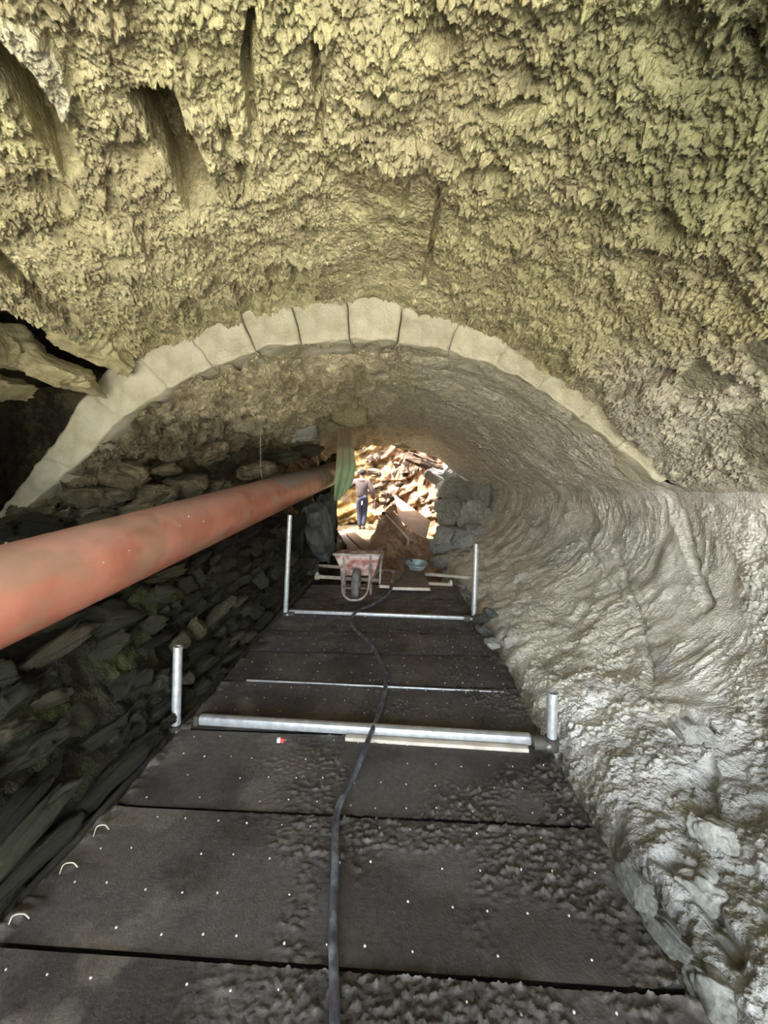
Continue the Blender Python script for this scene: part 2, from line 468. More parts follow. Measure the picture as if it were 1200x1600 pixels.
SMOOTH_NEAR = [([(520, 270), (700, 265), (700, 470), (600, 475), (500, 440)], 60, 0.75), ([(1062, 590), (1085, 560), (1150, 580), (1148, 605), (1090, 615), (1068, 618)], 8, 1.0), ([(1155, 530), (1230, 515), (1230, 640), (1190, 590)], 8, 1.0), ([(1130, 640), (1230, 640), (1230, 800), (1150, 700)], 20, 0.8)]
def near_disp(P, q, S):
    k = jag(P, q)
    big = 0.05 * fbm(P, 1.9, 3, 31)
    mid = 0.024 * fbm(P, 6.5, 3, 32)
    rough = np.ones(q.shape[:2], np.float32)
    for poly, soft, w in SMOOTH_NEAR: rough *= 1 - w * poly_mask(k, poly, soft)
    d = big + mid * (0.4 + 0.6 * rough) + popcorn(P, 40, 1.0) * (0.12 + 0.88 * rough)
    # missing stone
    d -= 0.24 * poly_mask(k, [(203, 152), (250, 108), (264, 122), (292, 192), (322, 250), (332, 305), (300, 322), (268, 268), (236, 205)], 9)
    # long open joint and proud pale stone in the upper left
    d -= 0.22 * poly_mask(k, [(-10, 38), (40, 85), (90, 170), (128, 268), (104, 272), (48, 180), (-10, 100)], 12)
    d += 0.045 * poly_mask(k, [(-10, 0), (45, 20), (92, 80), (110, 140), (84, 184), (48, 110), (-10, 34)], 14)
    d -= 0.07 * line_mask(k, [(58, 275), (100, 305)], 14)
    for pts, w, dep in [([(394, 15), (386, 78), (388, 112), (396, 196)], 7, .09), ([(350, 186), (361, 216)], 8, .06), ([(374, 242), (384, 288)], 6, .06), ([(494, 60), (499, 148)], 6, .08), ([(505, 150), (500, 212)], 5, .035),
                        ([(692, 278), (680, 340), (664, 440)], 4, .045), ([(628, 330), (634, 290), (652, 270), (690, 276)], 4, .025), ([(462, 418), (474, 458)], 11, .08), ([(424, 418), (430, 452)], 8, .04), ([(374, 452), (386, 488)], 9, .06),
                        ([(400, 60), (396, 10)], 5, .04), ([(170, 270), (172, 305)], 8, .04), ([(210, 330), (240, 372)], 9, .03), ([(735, 250), (760, 200)], 6, .02), ([(120, 600), (60, 540), (0, 500)], 6, .03)]:
        d -= dep * line_mask(k, pts, w)
    for c, r, dep, ang in [((806, 158), (38, 12), .09, -.1), ((757, 262), (42, 12), .07, -.1), ((1165, 92), (26, 12), .09, .3), ((660, 165), (22, 60), .035, .3), ((860, 115), (60, 26), .03, .2), ((1080, 90), (120, 60), .04, .2), ((905, 350), (40, 26), .03, .2), ((1045, 345), (30, 20), .05, .3), ((985, 410), (60, 16), .03, -.3), ((690, 40), (26, 40), .05, .2)]:
        d -= dep * ell_mask(k, c, r, 0.4, ang)
    # overhanging bulges beside the ring on the right, with a shadowed fissure over them
    d += 0.07 * ell_mask(k, (1020, 640), (70, 46), 0.6, 0.3)
    d += 0.06 * ell_mask(k, (905, 545), (60, 32), 0.7, 0.4)
    d -= 0.08 * line_mask(k, [(975, 600), (1015, 588), (1050, 578)], 9)
    # stone edges on the left flank
    d -= 0.09 * line_mask(k, [(0, 402), (20, 425), (70, 470), (118, 498)], 9)
    d += 0.035 * poly_mask(k, [(60, 380), (170, 330), (330, 420), (300, 500), (215, 520), (120, 480)], 40)
    d -= 0.03 * line_mask(k, [(200, 420), (290, 470), (340, 500)], 8)
    return d
def near_col(P, q, S, d):
    n1 = sstep(-0.3, 0.35, fbm(P, 1.3, 4, 61)); n2 = sstep(0.0, 0.45, fbm(P, 3.1, 4, 62)); n3 = sstep(0.12, 0.5, fbm(P, 5.0, 4, 63))
    c = mix(np.broadcast_to(YEL, P.shape), YEL2, n1)
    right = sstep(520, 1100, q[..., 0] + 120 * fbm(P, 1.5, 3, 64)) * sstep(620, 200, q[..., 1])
    c = mix(c, lin(162, 150, 120), 0.55 * n2)
    c = mix(c, lin(124, 114, 88), 0.45 * n3)
    c = mix(c, GRN_DIM, 0.9 * right)  # greener tint; its darkness also stands in for dimmer light
    g = sstep(480, 640, q[..., 1]) * sstep(850, 1000, q[..., 0])
    c = mix(c, GREY, 0.8 * g)
    k = jag(P, q)
    c = mix(c, PALE, 0.7 * poly_mask(k, [(-10, 0), (45, 20), (92, 80), (110, 140), (84, 184), (48, 110), (-10, 34)], 14))
    c = mix(c, lin(112, 100, 66), 0.8 * poly_mask(k, [(203, 152), (250, 108), (264, 122), (292, 192), (322, 250), (332, 305), (300, 322), (268, 268), (236, 205)], 9))
    for poly, soft, w in SMOOTH_NEAR[1:]: c = mix(c, lin(128, 126, 104), 0.8 * poly_mask(k, poly, soft))
    return c
near_prof = OUTER[4:-1] + [RIGHT_WALL[0]]
Yn = np.r_[np.linspace(YNEAR, 0.55, 30)[:-1], np.linspace(0.55, 0.9, 40)[:-1], np.arange(0.9, YR + 0.06, 0.0043)]
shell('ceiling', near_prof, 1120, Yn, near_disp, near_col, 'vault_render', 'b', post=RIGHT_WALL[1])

SMEAR = [(720, 545), (800, 590), (900, 660), (1010, 745), (1090, 800), (1150, 870), (1172, 990), (1115, 1130), (1060, 1120), (1010, 1040), (930, 950), (840, 890), (770, 800), (720, 700), (690, 620)]
def streaks(P, S):
    """trowelled ridges that follow the curve of the vault"""
    Q = np.stack([P[..., 1] * 17 + 0.5 * perlin(P * 2.0, 81), S * 1.9 + 0 * P[..., 1], P[..., 0] * 0.3], -1)
    r = perlin(Q, 82); r2 = perlin(Q * np.array([2.0, 1.7, 1]), 83)
    ridge = np.clip(1 - np.abs(r) * 13, 0, 1) + 0.6 * np.clip(1 - np.abs(r2) * 13, 0, 1)
    # flat scraped strokes, each stepping a little above the next
    step = sstep(-0.03, 0.03, r) * 0.5
    return (ridge + step) * sstep(-0.2, 0.25, perlin(P * 2.6, 84))
def far_disp(P, q, S):
    k = jag(P, q, 4.0)
    right = sstep(-0.5, 0.6, P[..., 0])
    low_l = sstep(-1.2, -1.9, P[..., 0])
    near = sstep(6.5, 3.0, P[..., 1])
    d = 0.05 * fbm(P, 1.9, 3, 31) + (0.020 - 0.008 * right) * fbm(P, 6.0, 3, 52)
    d = d + popcorn(P, 55, 0.75) * (1 - 0.88 * right)
    d = d + right * 0.014 * streaks(P, S) + right * 0.004 * fbm(P, 16, 3, 54)
    # uneven courses in the left haunch
    st = perlin(np.stack([S * 5 + 0 * P[..., 1], P[..., 1] * 1.1, P[..., 0] * 0], -1), 57)
    d = d + (1 - right) * 0.055 * sstep(-0.05, 0.05, st)
    d = d + low_l * 0.09 * (billow(P, 3.4, 3, 58) - 0.3)
    for pts, w, dep in [([(622, 538), (613, 575)], 4, .05), ([(440, 560), (470, 600)], 7, .05), ([(545, 530), (548, 545)], 4, .05), ([(660, 640), (664, 660)], 3, .05), ([(565, 615), (562, 640)], 4, .05), ([(120, 765), (240, 722)], 10, .10), ([(240, 722), (330, 740)], 7, .06), ([(100, 745), (150, 730)], 8, .06), ([(330, 680), (400, 640), (450, 625)], 6, .05)]:
        d -= dep * line_mask(k, pts, w)
    d -= 0.10 * ell_mask(k, (120, 800), (60, 14), 0.5, -.2)
    d += 0.05 * poly_mask(k, [(350, 640), (430, 610), (520, 630), (500, 690), (400, 690)], 12)
    d -= 0.05 * poly_mask(k, [(395, 560), (470, 545), (480, 580), (440, 585)], 8)
    # the vault sags towards its broken far end
    d = d + 0.10 * sstep(7.6, YEND, P[..., 1]) * (1.2 + 1.8 * perlin(P * 1.6, 59))
    return d
def far_col(P, q, S, d):
    right = sstep(-0.5, 0.7, P[..., 0] + 0.3 * fbm(P, 2, 3, 66))
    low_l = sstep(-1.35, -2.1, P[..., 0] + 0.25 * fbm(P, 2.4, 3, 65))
    n1 = sstep(-0.3, 0.35, fbm(P, 1.7, 4, 67)); n2 = sstep(0.05, 0.5, fbm(P, 4, 4, 68))
    c = mix(np.broadcast_to(lin(204, 194, 160), P.shape), lin(184, 174, 138), n1)
    c = mix(c, lin(150, 138, 106), 0.5 * n2)
    gr = mix(np.broadcast_to(lin(204, 201, 180), P.shape), lin(188, 186, 162), n1)
    gr = mix(gr, lin(212, 207, 192), sstep(0.9, 1.7, P[..., 0]))
    c = mix(c, gr, right)
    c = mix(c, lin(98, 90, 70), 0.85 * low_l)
    return c
Yf = ysteps(YR + 0.02, YEND, 0.0072, 0.36)
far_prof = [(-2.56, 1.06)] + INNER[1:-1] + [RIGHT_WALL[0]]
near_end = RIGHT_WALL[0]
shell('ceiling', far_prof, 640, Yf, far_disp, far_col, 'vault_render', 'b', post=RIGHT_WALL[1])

def right_disp(P, q, S):
    k = jag(P, q, 5.0)
    sm = poly_mask(k, SMEAR, 40)
    far = sstep(2.6, 4.2, P[..., 1])
    rough = (1 - sm) * (1 - 0.75 * far) * (1 - 0.6 * sstep(1.9, 1.4, P[..., 1]))
    low = sstep(0.55, 0.1, P[..., 2])
    d = 0.05 * fbm(P, 1.9, 3, 31) + 0.010 * fbm(P, 6, 3, 72)
    d = d + popcorn(P, 75, 0.5) * rough + (0.25 * far + sm) * 0.013 * streaks(P, S) + 0.003 * fbm(P, 22, 3, 74) * (1 - 0.6 * sm)
    # loose, broken foot of the wall near the photographer
    nearlow = sstep(2.1, 1.3, P[..., 1]) * sstep(0.85, 0.35, P[..., 2])
    d = d + nearlow * (0.035 * (billow(P, 7.0, 3, 76) - 0.25) + popcorn(P * 1.5, 78, 0.30))
    d = d + low * 0.025 * (billow(P * np.array([1, .5, 1]), 5, 2, 77) - .2)
    for pts, w, dep in [([(1020, 745), (1050, 790), (1082, 862)], 7, .03), ([(1040, 760), (1075, 830), (1112, 950)], 5, .025), ([(960, 860), (1000, 960), (1020, 1060)], 4, .02), ([(905, 830), (950, 900), (985, 960)], 4, .015), ([(1085, 870), (1105, 950)], 6, .03), ([(1060, 1130), (1100, 1145)], 16, .06), ([(1105, 1200), (1108, 1260), (1100, 1300)], 12, .05), ([(1050, 1350), (1085, 1380), (1150, 1500)], 14, .06)]:
        d -= dep * line_mask(k, pts, w)
    return d
def right_col(P, q, S, d):
    k = jag(P, q, 5.0)
    sm = poly_mask(k, SMEAR, 40)
    n1 = sstep(-0.3, 0.35, fbm(P, 1.6, 4, 91)); n2 = sstep(0.05, 0.5, fbm(P, 3.5, 4, 92))
    c = mix(np.broadcast_to(lin(228, 225, 217), P.shape), lin(218, 215, 205), n1)
    c = mix(c, lin(204, 201, 192), 0.6 * sm)
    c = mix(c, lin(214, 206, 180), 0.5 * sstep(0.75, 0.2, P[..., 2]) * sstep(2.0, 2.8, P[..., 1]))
    c = mix(c, lin(136, 134, 126), 0.4 * n2)
    c = mix(c, lin(134, 133, 127), 0.9 * sstep(0.9, 0.45, P[..., 2]) * sstep(2.1, 1.4, P[..., 1]))  # near foot darkened in colour to offset the strong light there
    return c
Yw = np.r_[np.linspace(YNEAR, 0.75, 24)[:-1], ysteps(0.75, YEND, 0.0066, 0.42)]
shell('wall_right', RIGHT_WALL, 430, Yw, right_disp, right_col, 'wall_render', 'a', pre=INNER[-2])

def left_disp(P, q, S):
    return 0.05 * fbm(P, 2, 3, 111) + 0.03 * fbm(P, 7, 3, 112) + 0.02 * billow(P, 14, 3, 113) - 0.04
def left_col(P, q, S, d):
    n1 = sstep(-0.2, 0.4, fbm(P, 2.0, 4, 114)); n2 = sstep(0.0, 0.4, fbm(P, 3.4, 4, 115))
    c = mix(np.broadcast_to(lin(46, 43, 33), P.shape), lin(62, 66, 38), n1)
    return mix(c, lin(30, 28, 22), n2)
Yl = np.r_[np.linspace(YNEAR, 0.9, 24)[:-1], ysteps(0.9, YEND, 0.013, 0.5)]
wall_left = shell('wall_left', LEFT_WALL, 170, Yl, left_disp, left_col, 'wall_render')

# unseen backing shell for the rock mass, added to stop daylight leaking in
def rock_backing():
    pts, s_ = resample(catmull([(-3.75, -0.8), (-3.75, 0.6), (-3.7, 1.9), (-2.6, 2.75), (-0.3, 3.1), (1.7, 2.55), (2.75, 1.5), (2.75, 0.2), (2.5, -0.8)]), 120)
    Ys = np.linspace(YNEAR + 0.1, YEND - 0.1, 60)
    P = np.zeros((60, 120, 3), np.float32); P[..., 0] = pts[None, :, 0]; P[..., 2] = pts[None, :, 1]; P[..., 1] = Ys[:, None]
    P += 0.05 * fbm(P, 2, 2, 125)[..., None]
    col = np.broadcast_to(lin(120, 112, 92), P.shape)
    o = link_mesh('ceiling', np_mesh('ceiling', P.reshape(-1, 3), grid_faces(60, 120), col), 'earth')
    tag(o, kind='structure')
    # unseen closing walls round both mouths, added to hold back daylight
    for Y in (YNEAR + 0.12, YEND - 0.12):
        inner, _ = resample(np.vstack([catmull(LEFT_WALL), catmull(INNER[1:-1]), catmull(RIGHT_WALL)]), 120)
        if Y < 0: inner, _ = resample(catmull([(-1.5, -0.6), (-1.95, 0.3), (-2.05, 1.1), (-1.7, 1.75), (-0.5, 2.15), (0.6, 2.05), (1.3, 1.5), (1.5, 0.6), (1.1, 0.0), (0.85, -0.6)]), 120)  # near opening narrowed to make the incoming light more directional
        k = np.linspace(0, 1, 8)[:, None, None]
        Q2 = inner[None] * (1 - k) + pts[None] * k
        Q = np.zeros((8, 120, 3), np.float32); Q[..., 0] = Q2[..., 0]; Q[..., 2] = Q2[..., 1]; Q[..., 1] = Y
        Q[..., 1] += 0.05 * fbm(Q, 2, 3, 126)
        o = link_mesh('wall_light_mask' if Y < 0 else 'wall_end', np_mesh('wall_light_mask', Q.reshape(-1, 3), grid_faces(8, 120), np.broadcast_to(lin(150, 142, 120), Q.shape)), 'earth')
        tag(o, kind='structure')
rock_backing()
# flank of the near vault on the left: solid beside the photographer, hollowed out next to the ring
def flank():
    nS = 90
    solid, _ = resample(catmull([(OUTER[4][0] - .02, OUTER[4][1] + .06), (-2.08, 1.95), (-2.20, 1.5), (-2.3, 1.2), (-2.44, 1.05)]), nS)
    hol, _ = resample(catmull([(OUTER[4][0] - .02, OUTER[4][1] + .06), (-2.65, 2.34), (-3.25, 2.0), (-3.35, 1.35), (-2.9, 1.08), (-2.44, 1.05)]), nS)
    Ys = np.r_[np.linspace(YNEAR, 1.7, 20)[:-1], np.linspace(1.7, YR + 0.75, 110)]
    w = sstep(2.30, 2.46, Ys)[:, None, None]
    # the solid part stays out of view, extended to shade the hollow
    P2 = solid[None] * (1 - w) + hol[None] * w
    P = np.zeros((len(Ys), nS, 3), np.float32); P[..., 0] = P2[..., 0]; P[..., 1] = Ys[:, None]; P[..., 2] = P2[..., 1]
    P[..., 0] += -0.95 * np.clip(Ys[:, None] - 1.70, 0, 0.7)
    P[..., 0] -= 0.05 * np.abs(fbm(P, 5, 3, 121)) + 0.02 * billow(P, 16, 2, 122)
    col = mix(np.broadcast_to(lin(150, 140, 104), P.shape), lin(96, 88, 64), sstep(-.2, .3, fbm(P, 3, 3, 123)))
    o = link_mesh('wall_left', np_mesh('wall_left', P.reshape(-1, 3), grid_faces(len(Ys), nS), col), 'vault_render')
    tag(o, kind='structure')
flank()
# back of the hollow: soil sheet, coloured dark to deepen the shade
def ring_face():
    xs = np.linspace(-3.6, -1.9, 150); zs = np.linspace(0.9, 2.2, 110)
    P = np.zeros((110, 150, 3), np.float32); P[..., 0] = xs[None]; P[..., 2] = zs[:, None]; P[..., 1] = YR + 0.66
    P[..., 1] -= 0.03 * fbm(P, 4, 3, 131) + 0.012 * fbm(P, 18, 3, 132) - 0.02
    col = mix(np.broadcast_to(lin(120, 112, 86), P.shape), lin(86, 80, 60), sstep(-.1, .4, fbm(P, 3, 4, 133)))
    # the sheet stops at the ring's soffit
    inn = catmull(INNER)
    lim = np.interp(P[..., 0], inn[:, 0], inn[:, 1])
    P[..., 2] = np.maximum(P[..., 2], lim + 0.06)
    o = link_mesh('trim_1', np_mesh('trim_1', P.reshape(-1, 3), grid_faces(110, 150), col), 'vault_render')
    tag(o, kind='structure')
ring_face()

# ------------------------------------------------------------------ arch ring, stone by stone
def box_grid(n=10):
    """unit cube as a welded grid, -1..1"""
    bm = bmesh.new(); bmesh.ops.create_cube(bm, size=2.0)
    bmesh.ops.subdivide_edges(bm, edges=bm.edges[:], cuts=n, use_grid_fill=True)
    v = np.array([x.co[:] for x in bm.verts], np.float32); f = [[a.index for a in q.verts] for q in bm.faces]
    bm.free()
    return v, np.array(f, np.int32)
BV, BF = box_grid(15)
ring = empty('trim_2', (0, 0, 0)); tag(ring, 'pale arch ring of cut stones stepping down to the lower vault', kind='structure')
inn, s_in = resample(catmull(INNER), 400)
out, s_out = resample(catmull(OUTER), 400)
# joints, by the column of the photograph in which each one shows on the soffit edge
cuts_px = [-40, 40, 110, 190, 262, 330, 400, 470, 546, 621, 702, 775, 842, 905, 965, 1030]
inn_px = project(np.stack([inn[:, 0], np.full(400, YR), inn[:, 1]], -1))[:, 0]
ks = np.interp(cuts_px, inn_px, np.arange(400))
ks[0] = 0
for i in range(len(ks) - 1):
    a, b = ks[i], ks[i + 1]
    gap = 0.7 if 5 <= i <= 9 else -0.3
    u = (BV[:, 0] + 1) / 2; v = (BV[:, 2] + 1) / 2
    kk = a + gap * 0.45 + (b - a - gap * 0.9) * u
    x0 = np.interp(kk, np.arange(400), inn[:, 0]); z0 = np.interp(kk, np.arange(400), inn[:, 1])
    # outward radius: towards the nearest stretch of the outer curve
    xo = np.interp(kk, np.arange(400), out[:, 0]); zo = np.interp(kk, np.arange(400), out[:, 1])
    dx = x0 - CENTRE[0]; dz = z0 - 0.55
    L = np.hypot(dx, dz); dx /= L; dz /= L
    # thickness measured along that radius
    th = []
    for X, Z, DX, DZ in zip(x0, z0, dx, dz):
        rel = out - np.array([X, Z]); tpar = rel @ np.array([DX, DZ]); tper = np.abs(rel @ np.array([-DZ, DX]))
        th.append(tpar[np.argmin(tper)])
    th = np.clip(np.array(th), 0.02, 0.5) + 0.05
    P = np.stack([x0 + dx * th * v, YR + 0.16 * (BV[:, 1] + 1), z0 + dz * th * v], -1).astype(np.float32)
    off = random.uniform(-0.010, 0.010) if 5 <= i <= 9 else 0.0
    P[:, 1] += off + 0.020 * fbm(P, 5, 3, 141) + 0.009 * fbm(P, 25, 3, 142)
    P[:, 0] += 0.004 * fbm(P, 14, 2, 143); P[:, 2] += 0.022 * fbm(P, 7, 3, 144)
    # worn front arrises
    edge = np.clip((np.abs(BV[:, 0]) - 0.85) / 0.15, 0, 1) + np.clip((-BV[:, 2] - 0.8) / 0.2, 0, 1)
    P[:, 1] += np.where(BV[:, 1] < -0.9, (0.010 if 5 <= i <= 9 else 0.0) * np.clip(edge, 0, 1) ** 2, 0)
    ctr = P.mean(0)
    o = link_mesh('voussoir', np_mesh('voussoir', P - ctr, BF), 'ring_stone', ring, ctr)

# ------------------------------------------------------------------ loose and walled stones
def stone_mesh(seed, sub=3, boxy=0.62, rough=0.10, cuts=7):
    rs = np.random.RandomState(seed)
    bm = bmesh.new(); bmesh.ops.create_icosphere(bm, subdivisions=sub, radius=1.0)
    v = np.array([x.co[:] for x in bm.verts], np.float32); f = np.array([[a.index for a in q.verts] for q in bm.faces], np.int32)
    bm.free()
    p = np.sign(v) * np.abs(v) ** boxy
    p /= np.abs(p).max(0)
    for _ in range(cuts):
        n = rs.randn(3); n /= np.linalg.norm(n); lim = rs.uniform(0.62, 1.0)
        t = p @ n; over = np.clip(t - lim, 0, None); p = p - over[:, None] * n
    off = rs.rand(3) * 50
    nn = fbm(v * 1.0 + off, 1.6, 5, seed, 0.55)
    p = p * (1 + rough * 1.6 * nn)[:, None]
    return np_mesh('stone', p, f, smooth=True)
STONES = [stone_mesh(200 + i, 4, 0.5, 0.22, 12) for i in range(9)]
BIGSTONES = [stone_mesh(300 + i, 5, 0.6, 0.16, 11) for i in range(6)]
_stone_cache = {}
def stone(parent, c, R, dims, mat, variants=None, k=None, name='stone'):
    vs = variants or STONES
    k = random.randrange(len(vs)) if k is None else k
    key = (id(vs), k, mat)
    if key not in _stone_cache:
        me = vs[k].copy(); me.materials.clear(); me.materials.append(MATS[mat]); _stone_cache[key] = me
    o = bpy.data.objects.new(name, _stone_cache[key]); C.objects.link(o)
    if parent is not None: o.parent = parent
    c = Vector(c) - (parent.location if parent is not None else Vector())
    o.matrix_local = Matrix.LocRotScale(c, R.to_quaternion() if isinstance(R, Matrix) else R.to_quaternion(), Vector(dims))
    return o
from mathutils import Euler
def rnd_rot(a=0.25): return Euler((random.uniform(-a, a), random.uniform(-a, a), random.uniform(-a, a))).to_matrix()

lw, lw_s = resample(catmull(LEFT_WALL), 300)
def left_wall_stones():
    s = 0.28
    while s < lw_s[-1] - 0.05:
        h = random.uniform(0.06, 0.15)
        y = 0.95 + random.uniform(0, 0.2)
        while y < 5.6:
            ln = random.choice([random.uniform(0.08, 0.2), random.uniform(0.2, 0.5)]) * (1 + 0.05 * y)
            hh = h * random.uniform(0.6, 1.25)
            ss = s + h / 2 + random.uniform(-0.02, 0.02)
            x = np.interp(ss, lw_s, lw[:, 0]); z = np.interp(ss, lw_s, lw[:, 1])
            tx = np.interp(ss + .03, lw_s, lw[:, 0]) - np.interp(ss - .03, lw_s, lw[:, 0]); tz = np.interp(ss + .03, lw_s, lw[:, 1]) - np.interp(ss - .03, lw_s, lw[:, 1])
            t = Vector((tx, 0, tz)).normalized(); n = t.cross(Vector((0, 1, 0)))
            if n.x < 0: n = -n
            R = Matrix((Vector((0, 1, 0)), t, n)).transposed()
            if R.determinant() < 0: R = Matrix((Vector((0, -1, 0)), t, n)).transposed()
            R = R @ rnd_rot(0.2)
            if random.random() > 0.06 and not (z > 0.86 and y > 3.2):
                stone(wall_left, Vector((x, y + ln / 2, z)) + n * random.uniform(-0.055, 0.0), R, (ln * 0.51, hh * 0.52, random.uniform(0.055, 0.10)), 'brown_stone' if random.random() < 0.14 else 'dark_stone')
            y += ln + random.uniform(0.0, 0.03)
        s += h
left_wall_stones()

vault_near = bpy.data.objects['ceiling']; vault_far = bpy.data.objects['ceiling.001']
wall_right = bpy.data.objects['wall_right']
def crusted(parent, c, R, dims, mat, seed):
    """a block with the same crumbly crust as the vault it hangs from"""
    rs = np.random.RandomState(seed)
    bm = bmesh.new(); bmesh.ops.create_icosphere(bm, subdivisions=6, radius=1.0)
    v = np.array([x.co[:] for x in bm.verts], np.float32); f = np.array([[a.index for a in q.verts] for q in bm.faces], np.int32); bm.free()
    p = np.sign(v) * np.abs(v) ** 0.55; p /= np.abs(p).max(0)
    for _ in range(9):
        n = rs.randn(3); n /= np.linalg.norm(n); t = p @ n; p = p - np.clip(t - rs.uniform(0.68, 1.0), 0, None)[:, None] * n
    p = p * (1 + 0.25 * fbm(v + seed, 1.5, 3, seed))[:, None]
    W = p * np.array(dims, np.float32)
    Q = W @ np.array(R.transposed(), np.float32) + np.array(c, np.float32)
    nd = v / np.linalg.norm(v, axis=1)[:, None]
    W = W + nd * (popcorn(Q, 40, 0.42) * sstep(-0.35, 0.1, fbm(Q, 3.5, 2, seed + 1)))[:, None]
    me = np_mesh('stone', W, f); me.materials.append(MATS[mat])
    o = bpy.data.objects.new('stone', me); C.objects.link(o); o.parent = parent
    o.matrix_local = Matrix.LocRotScale(Vector(c), R.to_quaternion(), Vector((1, 1, 1)))
    return o
# blocks hanging from the broken left flank of the near vault: (px, py, depth, half width px, half height px, tilt)
for px, py, Y, hw, hh, tl, k in [(18, 456, 2.25, 62, 30, .38, 0), (12, 540, 2.32, 38, 36, .2, 1), (142, 534, 2.46, 62, 28, .42, 2), (104, 584, 2.42, 50, 19, .38, 3), (0, 610, 2.38, 30, 19, .1, 4), (-14, 408, 2.1, 36, 30, .3, 5)]:
    c = at(px, py, Y); m = Y / F_PX
    R = Euler((0.15, tl, 0.2)).to_matrix()
    crusted(vault_near, c, R, (hw * m, 0.17, hh * m), 'vault_stone', 400 + k * 7 + int(px))
# blocks standing proud of the far vault
for px, py, Y, hw, hh, tl, mt in [(475, 673, 5.4, 27, 20, -.3, 'grey_stone'), (550, 648, 5.2, 27, 20, .1, 'vault_stone'), (437, 640, 4.8, 26, 14, -.4, 'vault_stone'), (400, 655, 4.6, 24, 12, -.4, 'vault_stone'), (416, 668, 4.7, 22, 10, -.4, 'vault_stone'), (500, 655, 5.6, 12, 12, 0, 'vault_stone'), (520, 668, 5.8, 12, 10, 0, 'vault_stone'), (370, 690, 4.2, 24, 12, -.4, 'dark_stone'), (330, 708, 3.9, 26, 14, -.3, 'dark_stone'),
                                  (200, 745, 2.95, 30, 20, .3, 'dark_stone'), (240, 770, 3.1, 34, 18, -.1, 'dark_stone'), (150, 778, 2.85, 50, 16, -.15, 'dark_stone'), (120, 812, 2.8, 60, 18, -.2, 'dark_stone'), (200, 800, 3.0, 40, 16, -.1, 'dark_stone'), (40, 820, 2.72, 40, 18, -.3, 'dark_stone'), (60, 790, 2.85, 30, 12, -.5, 'dark_stone'), (290, 760, 3.4, 34, 16, -.2, 'dark_stone'), (340, 765, 3.7, 26, 14, -.2, 'dark_stone'), (262, 735, 3.2, 20, 6, -.2, 'dark_stone'), (400, 735, 4.3, 30, 12, -.25, 'dark_stone'), (440, 715, 4.8, 26, 12, -.25, 'dark_stone'), (480, 705, 5.4, 24, 10, -.2, 'dark_stone'), (590, 690, 8.9, 26, 7, 0, 'vault_stone'), (640, 695, 9.0, 30, 8, .1, 'vault_stone')]:
    c = at(px, py, Y); m = Y / F_PX
    R = Euler((0.1, tl, 0.3)).to_matrix() @ rnd_rot(0.12); dm = (hw * m, 0.12 + 0.01 * Y, hh * m)
    if Y < 4.5: crusted(vault_far, c, R, dm, 'brown_stone' if mt == 'dark_stone' else mt, int(px) + 900)
    else: stone(vault_far, c, R, dm, mt, BIGSTONES)
# rubble along the foot of the right wall
for px, py, Y, hw, hh, tl, mt in [(1092, 1398, 1.32, 26, 44, .2, 'grey_stone'), (1112, 1312, 1.42, 22, 34, .3, 'grey_stone'), (1156, 1490, 1.2, 34, 40, .5, 'grey_stone'), (1070, 1140, 1.72, 14, 16, .2, 'grey_stone'), (1092, 1142, 1.7, 11, 13, -.3, 'grey_stone'), (768, 1005, 3.05, 12, 8, .2, 'grey_stone'), (757, 985, 3.3, 12, 9, .5, 'slate_stone'), (752, 968, 3.6, 11, 9, .1, 'slate_stone'), (765, 958, 3.7, 14, 9, .6, 'slate_stone'), (992, 1385, 1.2, 13, 22, .5, 'slate_stone'), (1040, 1460, 1.14, 14, 20, .5, 'slate_stone'), (1120, 1560, 1.1, 40, 40, .4, 'grey_stone')]:
    c = at(px, py, Y); m = Y / F_PX
    stone(wall_right, c, Euler((0.2, tl, 0.4)).to_matrix(), (hw * m, 0.07, hh * m), mt, BIGSTONES)
# big slabs at the far left, squared stones at the far right
for px, py, Y, hw, hh, tl, mt in [(494, 826, 6.2, 24, 56, -.12, 'slate_stone'), (508, 800, 7.0, 16, 40, .1, 'slate_stone'), (480, 890, 5.7, 18, 16, .2, 'slate_stone'), (515, 860, 6.9, 12, 40, .1, 'dark_stone'), (468, 845, 5.9, 12, 50, 0, 'dark_stone'), (455, 925, 4.9, 12, 18, .1, 'dark_stone'), (470, 905, 5.3, 12, 14, .3, 'dark_stone'), (470, 780, 6.2, 20, 20, 0, 'dark_stone'), (500, 712, 8.9, 34, 26, 0, 'dark_stone'), (508, 760, 8.8, 22, 40, 0, 'dark_stone'), (512, 820, 8.6, 14, 40, 0, 'dark_stone'), (545, 694, 9.0, 26, 10, 0, 'dark_stone')]:
    c = at(px, py, Y); m = Y / F_PX
    stone(wall_left, c, Euler((0.1, tl, 0.2)).to_matrix(), (hw * m, 0.35, hh * m), mt, BIGSTONES)
